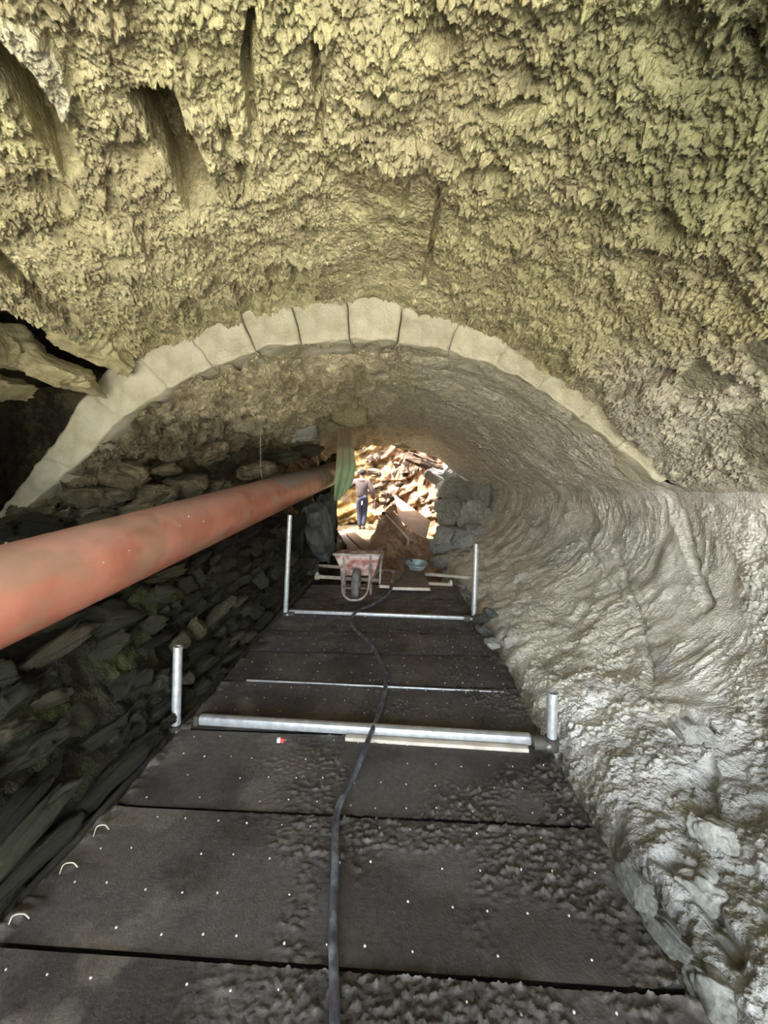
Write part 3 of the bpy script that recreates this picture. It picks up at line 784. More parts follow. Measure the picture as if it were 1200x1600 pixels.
for px, py, Y, hw, hh, tl, mt in [(686, 745, 9.2, 20, 15, .3, 'grey_stone'), (708, 768, 8.8, 22, 22, .3, 'grey_stone'), (700, 790, 8.6, 20, 16, .2, 'grey_stone'), (712, 798, 8.4, 16, 16, .4, 'grey_stone'), (697, 812, 8.4, 14, 14, 0, 'grey_stone'), (708, 838, 7.6, 26, 22, .35, 'grey_stone'), (690, 850, 7.6, 18, 16, .1, 'grey_stone'), (696, 876, 6.9, 20, 13, 0, 'grey_stone'), (728, 876, 6.7, 17, 15, 0, 'grey_stone'), (725, 840, 7.2, 16, 22, .4, 'grey_stone'), (716, 925, 5.2, 14, 16, .2, 'grey_stone'), (732, 938, 4.7, 14, 12, .2, 'grey_stone'), (729, 905, 5.9, 16, 12, .2, 'grey_stone'), (740, 825, 7.0, 12, 10, .2, 'grey_stone'), (660, 722, 9.5, 34, 9, .35, 'warm_stone'), (728, 775, 8.9, 30, 40, .2, 'grey_stone'), (738, 815, 8.3, 26, 34, .1, 'grey_stone'), (716, 742, 9.1, 24, 26, .5, 'grey_stone'), (752, 765, 8.8, 18, 34, 0, 'grey_stone')]:
    c = at(px, py, Y); m = Y / F_PX
    stone(wall_right, c, Euler((0.1, tl, 0.15)).to_matrix(), (hw * m, 0.26, hh * m), mt, BIGSTONES)

# ------------------------------------------------------------------ ground and the bank beyond the tunnel
def ground_mesh():
    xs = np.r_[np.linspace(-9, -2.2, 14)[:-1], np.linspace(-2.2, 2.2, 110), np.linspace(2.2, 9, 14)[1:]]
    ys = np.r_[np.linspace(-9, 3.5, 40)[:-1], np.linspace(3.5, 14, 190)]
    P = np.zeros((len(ys), len(xs), 3), np.float32); P[..., 0] = xs[None]; P[..., 1] = ys[:, None]
    y = P[..., 1]
    base = -0.5 + 0.36 * sstep(6.0, 9.0, y) + 0.1 * sstep(-1.0, -3.0, y)
    P[..., 2] = base + 0.07 * fbm(P, 1.5, 3, 151) + 0.04 * billow(P, 5, 3, 152) * (y > 3)
    c = mix(np.broadcast_to(lin(74, 62, 50), P.shape), lin(90, 74, 48), sstep(8.2, 10.0, y + 0.6 * fbm(P, 1.5, 3, 153)))
    c = mix(c, lin(214, 208, 190), sstep(-1.2, -2.2, y))  # unseen ground behind the camera, made pale to bounce light onto the ceiling
    o = link_mesh('floor', np_mesh('floor', P.reshape(-1, 3), grid_faces(len(ys), len(xs)), c), 'earth'); tag(o, kind='structure')
    return o
ground_mesh()
def bank():
    xs = np.linspace(-5.5, 4.0, 260); zs = np.linspace(-0.6, 8.0, 240)
    P = np.zeros((240, 260, 3), np.float32); P[..., 0] = xs[None]; P[..., 2] = zs[:, None]
    X = P[..., 0]; Z = P[..., 2]
    Y = 12.9 - 3.0 * sstep(-1.0, 1.9, X) - 2.0 * sstep(-2.0, -4.5, X) + 0.24 * Z
    P[..., 1] = Y
    Y = Y - 0.55 * fbm(P, 0.9, 3, 161) - 0.30 * (billow(P, 2.2, 3, 162) - 0.3)
    st = perlin(np.stack([X * 0.7 + Z * 0.5, X * 0, Z * 3.2 - X * 1.6], -1), 163)
    f1, f2 = worley(P + 0.12 * np.stack([perlin(P * 2, 5), perlin(P * 2, 6), perlin(P * 2, 7)], -1), 1.9, 164)
    Y = Y - 0.22 * sstep(-0.05, 0.05, st) - 0.45 * np.clip(f2 - f1, 0, 0.35)
    P[..., 1] = Y - 0.05 * billow(P, 8, 2, 165)
    n1 = sstep(-.3, .3, fbm(P, 1.1, 4, 166)); n2 = sstep(0, .4, fbm(P, 2.3, 4, 167))
    c = mix(np.broadcast_to(lin(124, 98, 72), P.shape), lin(110, 82, 58), n1)
    c = mix(c, lin(146, 118, 68), sstep(0.0, -1.4, X + 0.3 * fbm(P, 2, 2, 168)))
    c = mix(c, lin(54, 41, 32), 0.7 * n2)
    o = link_mesh('wall_back', np_mesh('wall_back', P.reshape(-1, 3), grid_faces(240, 260), c), 'earth'); tag(o, kind='structure')
    return o
wall_back = bank()
def pit_shade_side(name, x, top, flip):
    P = np.zeros((40, 60, 3), np.float32); P[..., 1] = np.linspace(YEND - 0.3, 14, 60)[None]; P[..., 2] = np.linspace(-0.6, top, 40)[:, None]; P[..., 0] = x
    P[..., 0] += 0.5 * fbm(P, 0.8, 4, 169) + flip * 0.12 * P[..., 2]
    c = mix(np.broadcast_to(lin(140, 118, 88), P.shape), lin(104, 84, 62), sstep(-.2, .3, fbm(P, 1.3, 3, 170)))
    tag(link_mesh(name, np_mesh(name, P.reshape(-1, 3), grid_faces(40, 60), c), 'earth'), kind='structure')
pit_shade_side('wall_left', -4.2, 7.4, -1); pit_shade_side('wall_right', 2.6, 7.5, 1)  # unseen pit sides, added and raised to cut sun and sky light
for i in range(26):
    px = random.uniform(575, 682); py = 712 + random.uniform(0, 1) * 88
    x = at(px, py, 11).x
    Y = 12.9 - 3.0 * float(sstep(-1.0, 1.9, np.array(x))) + 0.24 * at(px, py, 11).z - random.uniform(0.25, 0.45)
    c = at(px, py, Y); m = Y / F_PX
    stone(wall_back, c, rnd_rot(0.7), (random.uniform(5, 13) * m, random.uniform(5, 9) * m, random.uniform(4, 8) * m), 'warm_stone')
def mound():
    nx, ny = 110, 110
    P = np.zeros((ny, nx, 3), np.float32)
    u = np.linspace(-1, 1, nx)[None]; v = np.linspace(-1, 1, ny)[:, None]
    P[..., 0] = 0.30 + 1.25 * u + 0 * v; P[..., 1] = 8.0 + 1.5 * v + 0 * u
    h = np.interp(P[..., 0] + 0.22 * fbm(P, 1.6, 3, 174), [-0.95, -0.72, -0.36, -0.12, 0.2, 0.6, 1.1, 1.55], [0.0, 0.25, 1.10, 1.12, 0.86, 0.56, 0.36, 0.0])
    kern = np.hanning(19); kern /= kern.sum()
    h = np.apply_along_axis(lambda r_: np.convolve(np.pad(r_, 9, mode='edge'), kern, 'valid'), 1, h)
    yy = P[..., 1]
    h = h * np.where(yy < 8.5, np.clip(1 - ((8.5 - yy) / 2.0), 0, 1) ** 0.75, np.clip(1 - ((yy - 8.5) / 1.0), 0, 1) ** 0.6)
    P[..., 2] = -0.52 + h + 0.26 * np.clip(h, 0, .5) * fbm(P, 2.6, 5, 171, 0.6) + 0.16 * np.clip(h, 0, .5) * billow(P, 7, 3, 172)
    c = mix(np.broadcast_to(lin(168, 138, 110), P.shape), lin(136, 108, 86), sstep(-.2, .3, fbm(P, 2, 3, 173)))
    c = mix(c, lin(140, 114, 80), sstep(8.5, 9.2, P[..., 1]))
    org = np.array([0.30, 8.0, -0.5])
    o = link_mesh('earth_mound', np_mesh('earth_mound', P.reshape(-1, 3) - org, grid_faces(ny, nx), c), 'earth', None, org)
    tag(o, 'brown heap of loose earth just beyond the end of the scaffold deck', 'earth heap')
mound()

# ------------------------------------------------------------------ scaffold deck, panel by panel
DECK_ROT = math.radians(-1.1)
edges = [0.545, 1.05, 1.535, 2.03, 2.53, 2.985, 3.40, 3.83, 4.36, 4.92]
zoff = [0.012, 0.006, 0.0, 0.002, -0.002, 0.0, -0.004, 0.004, 0.0]
labels = ['muddy shuttering panel lowest in the picture, cut off by its bottom edge',
          'wide mud-caked shuttering panel in the foreground, second from the bottom edge',
          'muddy shuttering panel directly in front of the near galvanised crossbar',
          'dark shuttering panel directly behind the near galvanised crossbar',
          'dark shuttering panel just beyond the thin pale metal strip',
          'dark shuttering panel, third one beyond the near galvanised crossbar',
          'dark shuttering panel just in front of the pale bar between the far posts',
          'muddy shuttering panel under the wheelbarrow wheel, just past the pale far bar',
          'last muddy shuttering panel of the deck, under the wheelbarrow tray']
def deck_panel(i):
    y0, y1 = edges[i], edges[i + 1]
    x0 = -1.18 + random.uniform(-.015, .015); x1 = 0.775 + random.uniform(-.015, .015)
    if i >= 7: x0 += 0.03 * (i - 6); x1 -= 0.02 * (i - 6)
    gap = 0.018
    nx = 300 if i < 4 else 180; ny = 84 if i < 4 else 44
    w = x1 - x0; dpt = y1 - y0 - gap
    g = np.zeros((ny, nx, 3), np.float32)
    g[..., 0] = np.linspace(-w / 2, w / 2, nx)[None]; g[..., 1] = np.linspace(-dpt / 2, dpt / 2, ny)[:, None]
    W = g + np.array([0, i * 3.7, i * 1.3], np.float32)
    ex = np.minimum(np.abs(g[..., 0] + w / 2), np.abs(g[..., 0] - w / 2)); ey = np.minimum(np.abs(g[..., 1] + dpt / 2), np.abs(g[..., 1] - dpt / 2))
    mudzone = sstep(-0.4, 0.3, fbm(W, 2.6, 4, 181)) * sstep(-0.75, 0.2, g[..., 0] / w * 2)
    mud = np.clip(fbm(W * np.array([1, 1.3, 1]), 42, 4, 182, 0.65), 0, 1) * 0.016 * mudzone + 0.007 * billow(W, 60, 2, 183) * mudzone
    crust = np.clip(fbm(W, 14, 3, 184) + 0.1, 0, 1) * 0.02 * sstep(0.10, 0.0, ex)
    g[..., 2] = mud + crust + 0.0015 * fbm(W, 3, 2, 185)
    # ragged ends
    rag = 0.02 * fbm(W, 9, 3, 187)
    g[..., 0] += rag * sstep(0.06, 0.0, ex)
    T = 0.04
    n = nx * ny
    c0 = mix(np.broadcast_to(lin(84, 80, 77), g.shape), lin(64, 60, 57), sstep(-.3, .3, fbm(W, 2.5, 4, 188)))
    c0 = mix(c0, lin(116, 110, 100), 0.6 * sstep(0.1, 0.5, fbm(W, 4.0, 4, 189)) * sstep(0.2, -0.6, g[..., 0] / w * 2))
    c0 = mix(c0, lin(98, 92, 80), 0.4 * sstep(0.0, 0.5, fbm(W, 1.5, 3, 190)) * sstep(0, -.6, g[..., 0] / w * 2))
    c0 = mix(c0, lin(94, 88, 80), 0.6 * sstep(0.002, 0.010, mud + crust))
    bidx = np.r_[np.arange(nx), np.arange(1, ny) * nx + nx - 1, (ny - 1) * nx + np.arange(nx - 2, -1, -1), np.arange(ny - 2, 0, -1) * nx]
    top = g.reshape(-1, 3); low = top[bidx].copy(); low[:, 2] = -T
    rim = top[bidx].copy(); V = np.vstack([top, rim, low]); m = len(bidx)
    k = np.arange(m); kn = (k + 1) % m
    skirt = np.stack([n + k, n + m + k, n + m + kn, n + kn], -1)
    F = np.vstack([grid_faces(ny, nx), skirt])
    col = np.vstack([c0.reshape(-1, 3), np.tile(lin(24, 21, 18), (2 * m, 1))])  # panel sides near black, the seams' shade put into the colour
    me = np_mesh('deck_panel', V, F, col)
    o = link_mesh('deck_panel', me, 'mud_deck', None, ((x0 + x1) / 2, (y0 + y1) / 2, zoff[i] - 0.004))
    o.rotation_euler = (math.radians(random.uniform(-.3, .3)), math.radians(random.uniform(-.15, .15)), DECK_ROT)
    tag(o, labels[i], 'deck panel', 'shuttering panels of the scaffold deck')
    # nail heads
    mb = MB()
    cols = 15
    for r in (0.10, 0.36, 0.62, 0.90):
        for q in range(cols):
            if random.random() < 0.22: continue
            X = -w / 2 + w * (0.05 + 0.9 * (q + random.uniform(-.12, .12)) / (cols - 1)); Yy = -dpt / 2 + dpt * (r + random.uniform(-.02, .02))
            jx = int(np.clip((X + w / 2) / w * (nx - 1), 0, nx - 1)); jy = int(np.clip((Yy + dpt / 2) / dpt * (ny - 1), 0, ny - 1))
            rad = random.uniform(0.0026, 0.0042)
            mb.lathe([(rad, -0.004), (rad, 0.002), (rad * 0.6, 0.0035), (0.0003, 0.004)], (X, Yy, float(g[jy, jx, 2])), n=8)
    me2 = bpy.data.meshes.new('nail_heads'); me2.from_pydata([tuple(v) for v in mb.v], [], mb.f); me2.materials.append(MATS['nail_steel'])
    nh = bpy.data.objects.new('nail_heads', me2); C.objects.link(nh); nh.parent = o; nh['kind'] = 'stuff'
    return o
panels = [deck_panel(i) for i in range(len(edges) - 1)]

# ------------------------------------------------------------------ scaffold tubes
def coupler(parent, c, d=Vector((1, 0, 0))):
    mb = MB(); mb.lathe([(0.024, -0.03), (0.034, -0.03), (0.034, 0.03), (0.024, 0.03)], c, (0, 0, 1), 18)
    cp = mb.build('coupler', 'dirty_steel', parent)
    mb = MB(); mb.lathe([(0.024, -0.028), (0.033, -0.028), (0.033, 0.028), (0.024, 0.028)], Vector(c) + d * 0.066, (1, 0, 0), 18)
    mb.build('swivel_collar', 'dirty_steel', parent)
    mb = MB(); mb.path([Vector(c) + d * 0.03 + Vector((0, -0.045, .01)), Vector(c) + d * 0.03 + Vector((0, 0.03, .01))], 0.007, 8)
    mb.lathe([(0.013, 0), (0.013, 0.012), (0.001, 0.012)], Vector(c) + d * 0.03 + Vector((0, -0.047, .01)), (0, 1, 0), 6)
    mb.build('bolt', 'galvanised', cp)
def post(top, bot, d, label):
    b = Vector(bot) + (Vector(bot) - Vector(top)).normalized() * 0.42
    t = empty('scaffold_post', b)
    MB().hollow(b, top, 0.0242, 0.0035, 22).build('tube', 'galvanised', t)
    coupler(t, Vector(bot) + Vector((0, 0, 0.01)), Vector((d, 0, 0)))
    tag(t, label, 'scaffold post', 'upright scaffold posts beside the deck')
    return t
post(at(278, 1010, 2.10), at(275, 1143, 2.07), 1, 'short galvanised post at the near left corner by the dark wall')
post(at(863.5, 1082, 1.96), at(862, 1164, 1.95), -1, 'shortest galvanised post, at the near right against the grey wall')
post(at(453, 805, 3.86), at(446, 962, 3.84), 1, 'tallest galvanised post, far left in front of the dark stone wall')
post(at(744, 850, 3.73), at(740, 968, 3.72), -1, 'galvanised post at the far right, right of the wheelbarrow')

def crossbar(name, p0, p1, w, h, mat, label, cat, parts=None):
    p0 = Vector(p0); p1 = Vector(p1); d = p1 - p0; L = d.length
    R = Matrix((d.normalized(), Vector((0, 0, 1)).cross(d.normalized()), Vector((0, 0, 1)))).transposed()
    mid = (p0 + p1) / 2
    t = empty(name, mid)
    MB().box(mid, (L, w, h), R, min(w, h) * 0.3).build('bar', mat, t)
    for s in (-1, 1):
        MB().box(mid + d.normalized() * s * (L / 2 + 0.012), (0.026, w * 1.05, h * 1.05), R, 0.004).build('end_plate', 'dirty_steel', t)
    if parts: parts(t, mid, R, L)
    tag(t, label, cat)
    return t
a = at(312, 1137, 2.085); b = at(830, 1159, 1.985)
def lower_strip(t, mid, R, L):
    MB().box(mid + R @ Vector((0.40, -0.045, -0.020)), (L * 0.52, 0.035, 0.02), R, 0.004).build('base_flange', 'pale_edge', t)
crossbar('scaffold_crossbar', (a.x, a.y, 0.028), (b.x, b.y, 0.028), 0.045, 0.05, 'galvanised', 'thick galvanised crossbar lying across the deck between the two near posts', 'crossbar', lower_strip)
a = ground(385, 1063); b = ground(792, 1082)
o = MB().box((a + b) / 2 + Vector((0, 0, -0.008)), ((b - a).length, 0.010, 0.03), Matrix.Rotation(math.atan2(b.y - a.y, b.x - a.x), 3, 'Z'), 0.003).build('metal_strip', 'galvanised', None, (a + b) / 2)
tag(o, 'thin pale metal strip in the seam behind the near galvanised crossbar', 'metal strip')
a = ground(452, 957.5); b = ground(728, 968)
crossbar('scaffold_crossbar', (a.x, a.y, 0.016), (b.x, b.y, 0.016), 0.040, 0.034, 'galvanised', 'narrow pale crossbar on the deck between the two far posts', 'crossbar')
def far_tube(p0, p1, label, ends):
    p0 = Vector(p0); p1 = Vector(p1); t = empty('scaffold_tube', (p0 + p1) / 2)
    MB().hollow(p0, p1, 0.0242, 0.0035, 18).build('tube', 'pale_tube', t)
    if ends:
        for p in (p0, p1):
            mb = MB(); mb.lathe([(0.024, -0.03), (0.042, -0.03), (0.042, 0.03), (0.024, 0.03)], p, p1 - p0, 12)
            cl = mb.build('coupler', 'pale_tube', t)
            MB().box(p + Vector((0, -0.03, 0.04)), (0.03, 0.03, 0.06), None, 0.006).build('bolt', 'pale_tube', cl)
    tag(t, label, 'scaffold tube')
a = at(463, 881, 6.08); b = at(752, 904, 5.30)
far_tube(a, b, 'pale scaffold tube crossing farthest back, behind the wheelbarrow and basin', False)
a = at(496, 901, 5.22); b = at(704, 914, 5.00)
far_tube(a, b, 'pale scaffold tube with a coupler at each end, at the end of the deck', True)
# lengthwise ledger tubes under both edges
def ledger(p0, p1, label):
    o = MB().hollow(p0, p1, 0.0242, 0.0035, 16).build('scaffold_ledger', 'dirty_steel', None, (Vector(p0) + Vector(p1)) / 2)
    tag(o, label, 'scaffold tube')
ledger((-1.245, 0.6, -0.045), (-1.215, 5.3, -0.05), 'dark lengthwise tube along the left edge of the deck below the stone wall')
ledger((0.70, 0.6, -0.075), (0.68, 5.3, -0.075), 'dark lengthwise tube under the right edge of the deck')
# pale wire loops curling up from the left ends of the panels
for (x, y, w_, lb) in [(28, 1432, 30, 'thin pale wire loop at the left deck edge, the one nearest the camera'), (106, 1352, 26, 'thin pale wire loop at the left deck edge, middle one of three'), (157, 1293, 22, 'thin pale wire loop at the left deck edge, the farthest of three')]:
    c0 = ground(x - w_ * 0.5, y + 14, 0.010); c1 = ground(x - w_ * 0.25, y - 1, 0.026); c2 = ground(x + w_ * 0.3, y - 4, 0.026); c3 = ground(x + w_ * 0.6, y + 3, 0.012)
    o = MB().path(smooth_path([c0, c1, c2, c3]), 0.0019, 8).build('wire_loop', 'pale_edge', None, c0)
    tag(o, lb, 'wire loop', 'wire loops on the left panel ends')
# small red and white scrap at the near crossbar
p = ground(441, 1152, 0.02)
t = empty('tape_scrap', p - Vector((0, 0, 0.01)))
MB().box(p + Vector((0.008, -0.02, -0.002)), (0.016, 0.012, 0.022), Euler((.2, .5, .3)).to_matrix(), 0.002).build('red_end', 'red_plastic', t)
MB().box(p + Vector((-0.012, -0.018, -0.002)), (0.018, 0.012, 0.024), Euler((.1, .1, .1)).to_matrix(), 0.002).build('white_end', 'white_plastic', t)
tag(t, 'tiny red and white plastic scrap at the near crossbar', 'plastic scrap')

# ------------------------------------------------------------------ hose
hose_px = [(524, 1640), (522, 1535), (520, 1440), (524, 1350), (524, 1290), (532, 1252), (552, 1215), (572, 1165), (590, 1120), (601, 1080), (602, 1055), (590, 1025), (576, 1002), (556, 985), (549, 972), (551, 962), (562, 953), (580, 946), (598, 936), (608, 928)]
hp = []
for x, y in hose_px:
    z = 0.024
    if 1128 < y < 1170: z = 0.064
    elif 955 < y < 966: z = 0.046
    hp.append(ground(x, y, z))
hp += [at(614, 913, 4.72), at(619, 907, 4.86), at(626, 900, 5.15), at(632, 889, 5.45), at(630, 878, 5.52), at(637, 872, 5.56), at(644, 877, 5.58)]
hs = MB().path(smooth_path(hp), 0.0135, 12).build('rubber_hose', 'rubber_hose', None, ground(524, 1290))
tag(hs, 'long black rubber hose winding along the middle of the deck', 'hose')

# ------------------------------------------------------------------ red-brown pipe
def pipe():
    R = 0.20
    p0 = np.array([-1.73, 0.0, CAM_H - 0.63]); dr = np.array([0.07, 1.0, 0.105])
    ys = np.linspace(0.2, 8.1, 420); n = 64
    a = np.linspace(0, 2 * PI, n, endpoint=False)
    dn = dr / np.linalg.norm(dr); e1 = np.cross(dn, [0, 0, 1]); e1 /= np.linalg.norm(e1); e2 = np.cross(e1, dn)
    rr = np.full(len(ys), R)
    ctr = p0[None] + ys[:, None] * dr[None]
    V = ctr[:, None, :] + rr[:, None, None] * (np.cos(a)[None, :, None] * e1 + np.sin(a)[None, :, None] * e2)
    V = V.astype(np.float32)
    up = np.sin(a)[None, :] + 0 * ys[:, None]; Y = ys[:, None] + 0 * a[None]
    c = mix(np.broadcast_to(lin(212, 142, 120), V.shape), lin(198, 126, 104), sstep(-.3, .3, fbm(V, 3, 3, 201)))
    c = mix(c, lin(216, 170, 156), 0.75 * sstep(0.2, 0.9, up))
    c = mix(c, lin(176, 150, 126), 0.55 * sstep(0.15, 0.5, fbm(V * np.array([1, .5, 1]), 5, 3, 202)))
    c = mix(c, lin(160, 96, 74), 0.5 * sstep(0.25, 0.6, fbm(V * np.array([1, .6, 1]), 4, 4, 204)))
    grey = sstep(4.1, 4.6, Y + 0.5 * fbm(V, 4, 3, 203) + 0.25 * up) * sstep(0.3, 0.65, up)
    c = mix(c, lin(176, 172, 166), 0.9 * grey)
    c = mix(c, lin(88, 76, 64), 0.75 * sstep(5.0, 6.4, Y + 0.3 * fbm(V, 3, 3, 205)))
    V += 0.003 * fbm(V, 9, 3, 206)[..., None] * 0
    Vi = ctr[-1:, None, :] + (R - 0.012) * (np.cos(a)[None, :, None] * e1 + np.sin(a)[None, :, None] * e2)
    Vj = ctr[0:1, None, :] + (R - 0.012) * (np.cos(a)[None, :, None] * e1 + np.sin(a)[None, :, None] * e2)
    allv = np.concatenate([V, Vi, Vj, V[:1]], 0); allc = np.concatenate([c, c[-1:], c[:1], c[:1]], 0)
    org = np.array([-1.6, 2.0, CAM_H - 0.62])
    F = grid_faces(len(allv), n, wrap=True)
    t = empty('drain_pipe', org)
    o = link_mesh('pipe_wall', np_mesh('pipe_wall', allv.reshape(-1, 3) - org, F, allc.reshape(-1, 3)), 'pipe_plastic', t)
    # a socket rim near the photographer and hanging wires
    for y, px in ((4.05, None), (6.2, None)):
        cc = p0 + y * dr
        MB().path([Vector(cc) + Vector((0, 0, 0.17)), Vector(cc) + Vector((-0.02, 0, 0.34)), Vector((cc[0] - 0.03, y, 2.35))], 0.0025, 6).build('hanging_wire', 'galvanised', t)
    # crumbs of mortar on the crown of the pipe
    mb = MB()
    for k in range(34):
        y = random.uniform(1.6, 4.6); th = random.uniform(0.2, 1.9)
        q = p0 + y * dr + R * (math.cos(th) * e1 + math.sin(th) * e2) * 1.0
        r = random.uniform(0.003, 0.008)
        mb.box(q, (r, r * 1.6, r), rnd_rot(1.0), 0)
    cr = mb.build('mortar_crumbs', 'pale_edge', t); cr['kind'] = 'stuff'
    tag(t, 'large red-brown plastic drain pipe running along the left wall', 'pipe')
pipe()

# ------------------------------------------------------------------ wheelbarrow
def barrow():
    X0 = at(554, 948, 4.1).x; t = empty('wheelbarrow', (X0, 4.6, 0.0))
    O = lambda x, y, z: Vector((X0 + x, y, z + 0.006))
    # tray
    topr = [(-0.262, 4.33, 0.50), (0.262, 4.33, 0.50), (0.285, 5.0, 0.42), (-0.285, 5.0, 0.42)]
    botr = [(-0.175, 4.52, 0.215), (0.175, 4.52, 0.215), (0.20, 4.88, 0.20), (-0.20, 4.88, 0.20)]
    th = 0.012
    def ins(r, dz=0.0, k=th):
        cx = sum(p[0] for p in r) / 4; cy = sum(p[1] for p in r) / 4
        return [(p[0] - math.copysign(k, p[0] - cx), p[1] - math.copysign(k, p[1] - cy), p[2] + dz) for p in r]
    rings = [botr, topr, ins(topr), ins(botr, th)]
    vs = [O(*p) for r in rings for p in r]; fs = [(3, 2, 1, 0), (12, 13, 14, 15)]
    for i in range(3):
        for k in range(4): fs.append((i * 4 + k, i * 4 + (k + 1) % 4, (i + 1) * 4 + (k + 1) % 4, (i + 1) * 4 + k))
    tray = MB().add(vs, fs).build('tray', 'barrow_paint', t, smooth=False)
    MB().path([O(*p) for p in topr + topr[:2]], 0.013, 8, False).build('rim', 'barrow_frame', tray)
    # load of mortar left in the tray
    # wheel
    wc = O(0, 4.275, 0.178)
    tyre = [(0.178 - 0.047 + 0.047 * math.cos(q), 0.044 * math.sin(q)) for q in np.linspace(0, 2 * PI, 15)]
    whl = MB().lathe(tyre, wc, (1, 0, 0), 36).build('wheel', 'rubber_tyre', t)
    MB().lathe([(0.001, -0.03), (0.03, -0.045), (0.03, -0.02), (0.10, -0.012), (0.10, 0.012), (0.03, 0.02), (0.03, 0.045), (0.001, 0.03)], wc, (1, 0, 0), 24).build('hub', 'barrow_frame', whl)
    MB().path([wc - Vector((0.13, 0, 0)), wc + Vector((0.13, 0, 0))], 0.009, 8).build('axle', 'dirty_steel', whl)
    # guard hoop in front of the wheel
    MB().path(smooth_path([O(-0.145, 4.42, 0.42), O(-0.145, 4.30, 0.25), O(-0.135, 4.14, 0.14), O(-0.075, 4.06, 0.085), O(0, 4.045, 0.075), O(0.075, 4.06, 0.085), O(0.135, 4.14, 0.14), O(0.145, 4.30, 0.25), O(0.145, 4.42, 0.42)]), 0.012, 8).build('guard_hoop', 'barrow_frame', t)
    for s in (-1, 1):
        hb = MB().path([O(s * 0.13, 4.27, 0.18), O(s * 0.17, 4.52, 0.20), O(s * 0.24, 4.98, 0.24), O(s * 0.27, 5.5, 0.36)], 0.0145, 10).build('handle_bar', 'barrow_frame', t)
        MB().path([O(s * 0.266, 5.40, 0.337), O(s * 0.272, 5.54, 0.369)], 0.019, 10).build('grip', 'rubber_hose', hb)
        MB().path([O(s * 0.155, 4.34, 0.48), O(s * 0.15, 4.46, 0.20), O(s * 0.15, 4.40, 0.03)], 0.011, 8).build('front_strut', 'barrow_frame', t)
        MB().path(smooth_path([O(s * 0.27, 4.70, 0.45), O(s * 0.245, 4.78, 0.2), O(s * 0.235, 4.80, 0.012), O(s * 0.235, 4.86, 0.012), O(s * 0.24, 4.92, 0.28)]), 0.0125, 8).build('leg', 'barrow_frame', t)
    MB().path([O(-0.15, 4.40, 0.10), O(0.15, 4.40, 0.10)], 0.010, 8).build('cross_brace', 'barrow_frame', t)
    tag(t, 'rusty red wheelbarrow caked with pale mortar, its wheel towards the camera', 'wheelbarrow')
barrow()

# ------------------------------------------------------------------ boards, basin, planks, sheet and tool
def board(name, corners, thick, mat, label, cat, edge=None):
    """four top corners, given in order round the board"""
    c = [Vector(p) for p in corners]; n = (c[1] - c[0]).cross(c[3] - c[0]).normalized()
    if n.z < 0: n = -n
    vs = c + [p - n * thick for p in c]
    fs = [(0, 1, 2, 3), (7, 6, 5, 4)] + [(k, 4 + k, 4 + (k + 1) % 4, (k + 1) % 4) for k in range(4)]
    ctr = sum(c, Vector()) / 4
    if edge:
        t = empty(name, ctr)
        MB().add(vs, fs).build('board', mat, t, smooth=False)
        d = (c[0] - c[3]).normalized() * 0.006
        e = [c[0] + d, c[1] + d, c[1] + d - n * thick, c[0] + d - n * thick]
        MB().add(e + [p - d * 0.9 for p in e], [(0, 1, 2, 3), (7, 6, 5, 4)] + [(k, 4 + k, 4 + (k + 1) % 4, (k + 1) % 4) for k in range(4)]).build('front_edge', edge, t, smooth=False)
        return tag(t, label, cat)
    return tag(MB().add(vs, fs).build(name, mat, None, ctr, smooth=False), label, cat)
zt = 0.055
board('plywood_board', [ground(612, 917, zt), ground(672, 918.5, zt), ground(661, 891, zt), ground(618, 891, zt)], 0.035, 'muddy_board', 'brown muddy board with a pale front edge, right of the wheelbarrow', 'board', 'pale_edge')
board('plywood_board', [ground(593, 914, zt), ground(608.5, 914.5, zt), ground(612, 893, zt), ground(600, 892, zt)], 0.035, 'muddy_board', 'narrow brown board squeezed between the wheelbarrow and the wider board', 'board', 'pale_edge')
# basin
bc = at(651, 893, 5.58)
bt = empty('metal_basin', bc)
mb = MB(); ax = Vector((0.04, -0.14, 0.98))
mb.lathe([(0.001, 0.0), (0.085, 0.0), (0.105, 0.012), (0.150, 0.085), (0.158, 0.087), (0.158, 0.092), (0.145, 0.088), (0.098, 0.016), (0.001, 0.006)], bc + Vector((0, 0.0, 0.035)), ax, 32)
mb.build('bowl', 'zinc_basin', bt)
mb = MB(); mb.lathe([(0.156 + 0.006 * math.cos(q), 0.09 + 0.006 * math.sin(q)) for q in np.linspace(0, 2 * PI, 9)], bc + Vector((0, 0, 0.035)), ax, 32); mb.build('rolled_rim', 'zinc_basin', bt)
tag(bt, 'small grey-blue metal basin behind the muddy board at the deck end', 'basin')
# planks ramping down to the far ground
def plank(px_near0, px_near1, Yn_, px_far0, px_far1, Yf_, label, mat='wood_plank'):
    return board('wooden_plank', [at(*px_near0, Yn_), at(*px_near1, Yn_), at(*px_far1, Yf_), at(*px_far0, Yf_)], 0.04, mat, label, 'plank')
plank((572, 865), (593, 864), 6.9, (535, 827.5), (549, 826.5), 10.2, 'pale wooden plank ramping up to the man, right one of two')
plank((551, 865), (570, 866), 6.85, (526, 831), (534.5, 830), 10.1, 'darker wooden plank at the left of the pale ramp plank', 'muddy_board')
# plywood sheet leaning on the bank
sh = [at(624, 810, 9.15), at(664, 849, 8.7), at(673, 814, 9.25), at(616, 773, 9.9)]
o = board('plywood_sheet', sh, 0.02, 'plywood', 'pale sunlit plywood sheet leaning on the rocky bank', 'plywood sheet')
